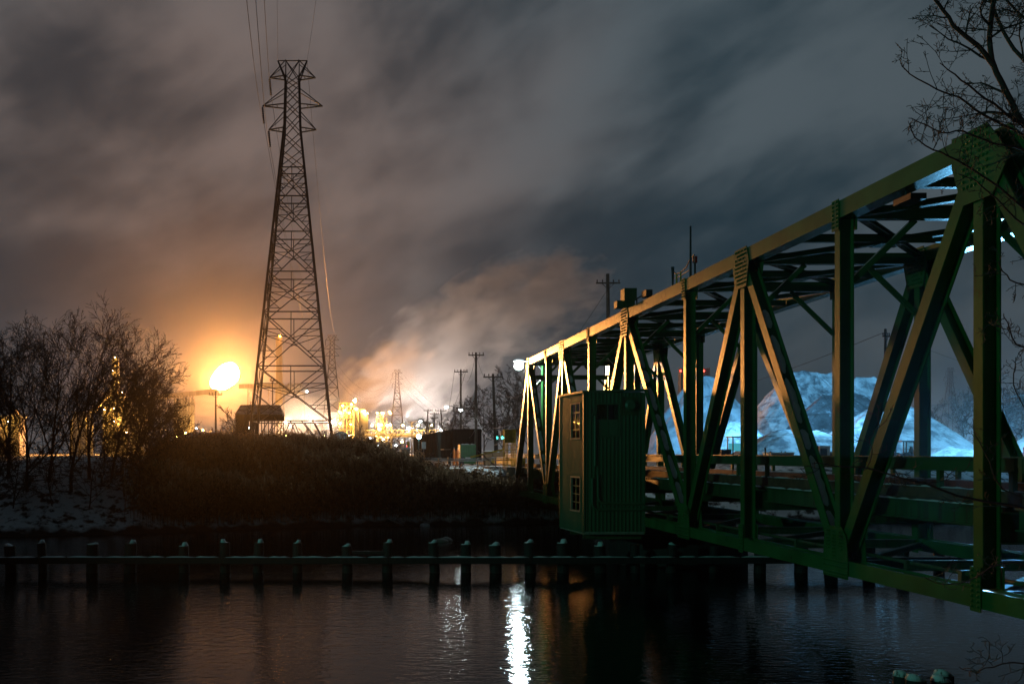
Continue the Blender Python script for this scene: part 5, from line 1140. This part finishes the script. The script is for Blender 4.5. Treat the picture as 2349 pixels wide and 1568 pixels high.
# ------------------------------------------------------------------ reeds
def reeds():
    rnd = random.Random(5); st, pl = MB(), MB(); n_ = 0
    def top_px(px):                                             # height of the reed line across the picture
        k = [(300, 1080), (350, 1050), (400, 1022), (480, 1002), (560, 1003), (700, 1000), (800, 1012), (870, 1030), (930, 1050), (1000, 1074), (1080, 1093), (1150, 1102), (1230, 1112), (1300, 1124)]
        for (a, ya), (b, yb) in zip(k[:-1], k[1:]):
            if a <= px <= b: return ya + (yb - ya) * (px - a) / (b - a)
        return 1035 if px < 300 else 1120
    tries = 0
    while n_ < 15000 and tries < 90000:
        tries += 1
        Y = 60.5 + 24 * rnd.random() ** 1.35; px = rnd.uniform(285, 1330); x = ax(px, Y); z0 = ground_z(x, Y)
        if z0 < -4.75 or rnd.random() > (px - 285 + 60 * mnoise.noise((Y * .4, 2, px * .01))) / 170: continue
        if px > 900 and Y > 72 + rnd.random() * 4: continue
        zmax = az(top_px(px), Y) + .45 * mnoise.noise((x * .6, Y * .6, 0)) + .35 * mnoise.noise((x * 1.9, Y * 1.9, 4)); h = rnd.uniform(1.7, 3.3) * (.78 + .55 * mnoise.noise((x * .35, Y * .35, 9)))
        h = min(h, zmax - z0 + rnd.uniform(-.45, .10) + (.95 * rnd.random() ** 1.5 if rnd.random() < .28 else 0))
        if h < .5: continue
        n_ += 1; la = rnd.uniform(0, 6.28); le = rnd.uniform(.03, .22); dx, dy = math.cos(la) * le, math.sin(la) * le
        w_ = .012; b = len(st.v); pts = [(x + dx * h * t * t, Y + dy * h * t * t, z0 + h * t) for t in (0, .5, 1)]
        for q in pts: st.v += [(q[0] - w_, q[1], q[2]), (q[0] + w_, q[1], q[2])]
        st.f += [(b, b + 1, b + 3, b + 2), (b + 2, b + 3, b + 5, b + 4)]
        for l_ in range(3):
            t = rnd.uniform(.3, .9); a = rnd.uniform(0, 6.28); ll = rnd.uniform(.3, .65); c, s_ = math.cos(a), math.sin(a); p = (x + dx * h * t * t, Y + dy * h * t * t, z0 + h * t); ww = .016; b = len(st.v)
            st.v += [(p[0] - s_ * ww, p[1] + c * ww, p[2]), (p[0] + s_ * ww, p[1] - c * ww, p[2]), (p[0] + c * ll * .5, p[1] + s_ * ll * .5, p[2] + ll * .3), (p[0] + c * ll, p[1] + s_ * ll, p[2] + ll * rnd.uniform(-.25, .3))]
            st.f += [(b, b + 1, b + 2), (b + 1, b + 3, b + 2)]
        if rnd.random() < .62:                                   # seed plume: a tuft of drooping tapered strands
            p = Vector(pts[2]); d0 = rnd.uniform(0, 6.28)
            for s_ in range(7):
                a = d0 + rnd.uniform(-.9, .9); ll = rnd.uniform(.20, .42); q0 = p + Vector((0, 0, -.06 * s_)); q1 = q0 + Vector((math.cos(a) * ll * .5, math.sin(a) * ll * .5, ll * .45)); q2 = q0 + Vector((math.cos(a) * ll, math.sin(a) * ll, ll * rnd.uniform(-.1, .35))); b = len(pl.v); ww = .042
                o = Vector((-math.sin(a), math.cos(a), 0)) * ww
                pl.v += [tuple(q0), tuple(q1 - o), tuple(q1 + o + Vector((0, 0, .03))), tuple(q2)]; pl.f += [(b, b + 1, b + 2), (b + 1, b + 3, b + 2)]
    t = thing('reed_bed', (-2, 70, -3), 'wide bed of dry brown reeds covering the far bank', 'reeds'); t['kind'] = 'stuff'
    tag(st.build('stems', reed_mat, t, fix=False), kind='stuff'); tag(pl.build('plumes', plume_mat, t, fix=False), kind='stuff')
reeds()
for k, (px, Y, h, nm_) in enumerate(((415, 78, 3.2, 'first'), (505, 80, 3.4, 'second'), (575, 77, 3.0, 'third'), (662, 79, 3.3, 'fourth'), (735, 78, 2.9, 'fifth'), (830, 77, 3.0, 'sixth'), (905, 74, 2.4, 'seventh'), (985, 72, 2.0, 'eighth'), (1075, 71, 1.7, 'ninth'))):
    bare_tree(ax(px, Y), Y, h, f'{nm_} leafless weed from the left poking out of the reed bed', 200 + k, (random.Random(k + 5).uniform(-.15, .15), 0), .028, dict(SHR, n=[9, 5, 3, 0], rmin=.012), 'weeds poking out of the reeds')
# snowy mounds in the reeds
def mound(px, ytop, Y, rx, ry, label, seed):
    X = ax(px, Y); z0 = ground_z(X, Y) - .3; H = az(ytop, Y) - z0; m = MB(); nr, na = 14, 40
    for i in range(nr + 1):
        t = i / nr
        for k in range(na):
            a = 2 * math.pi * k / na; x, y = rx * t * math.cos(a), ry * t * math.sin(a)
            m.v.append((X + x, Y + y, z0 + H * (1 - t * t) ** .8 + .12 * H * fbm(x * .9 + seed, y * .9, seed) * (1 - t * .6)))
    for i in range(nr):
        for k in range(na): a, b = i * na + k, i * na + (k + 1) % na; m.f.append((a, b, b + na, a + na))
    tag(m.build('snow_mound', M('rubble_with_snow', (.55, .59, .61), .8, 0, .15, 1.5, col2=(.07, .06, .055), cover=.42, soft=.12, bump=.06, bscale=4), None, smooth=True, fix=False), label, 'mound', 'snowy mounds in the reeds')
mound(437, 992, 86, 2.4, 1.8, 'snow-dusted mound rising from the reeds left of the flare pole', 2.0)
mound(778, 990, 86, 2.2, 1.8, 'snow-dusted mound in the reeds at the right foot of the tall pylon', 6.0)
# driftwood and stones at the water's edge
dw = MB().tube([at(888, 1186, 67.5), at(896, 1192, 67.4), at(926, 1204, 67.2)], [.03, .045, .03], 6); dw.tube([at(896, 1192, 67.4), at(894, 1180, 67.5)], .02, 5)
tag(dw.build('driftwood', M('bleached_wood', (.42, .40, .38), .8, 0, .2, 4)), 'pale forked driftwood branch at the far water edge', 'driftwood')
rnd = random.Random(31)
for px, py, lab in ((1013, 1242, 'dark stone in the water just behind the fender piles'), (1024, 1240, 'second dark stone in the water beside the first'), (975, 1207, 'snow-capped stone at the far water edge')):
    Y = 5 * F / (py - CY); m = MB().ball((ax(px, Y), Y, WATER), .38, 12, 8, .6); m.v = [(a + .08 * mnoise.noise((a * 2, b * 2, c * 2)), b, c + .06 * mnoise.noise((a * 3, b * 2, c))) for a, b, c in m.v]
    tag(m.build('stone', snow_patchy if px == 975 else concrete, None, smooth=True), lab, 'stone', 'stones in the shallows')

# ------------------------------------------------------------------ thin night haze
hz = MB().box(-3600, 3600, -140, 4200, -7.2, 460).build('haze', bpy.data.materials.new('night_haze'))
hm = hz.data.materials[0]; hm.use_nodes = True; nt = hm.node_tree; nt.nodes.clear()
o_ = nt.nodes.new('ShaderNodeOutputMaterial'); v_ = nt.nodes.new('ShaderNodeVolumePrincipled'); v_.inputs['Color'].default_value = (.9, .9, .92, 1); v_.inputs['Density'].default_value = 5.8e-5; v_.inputs['Anisotropy'].default_value = 0.9
nt.links.new(v_.outputs[0], o_.inputs['Volume']); hm.cycles.volume_sampling = 'EQUIANGULAR'
tag(hz, 'thin night haze over the river and works', 'haze', kind='stuff')
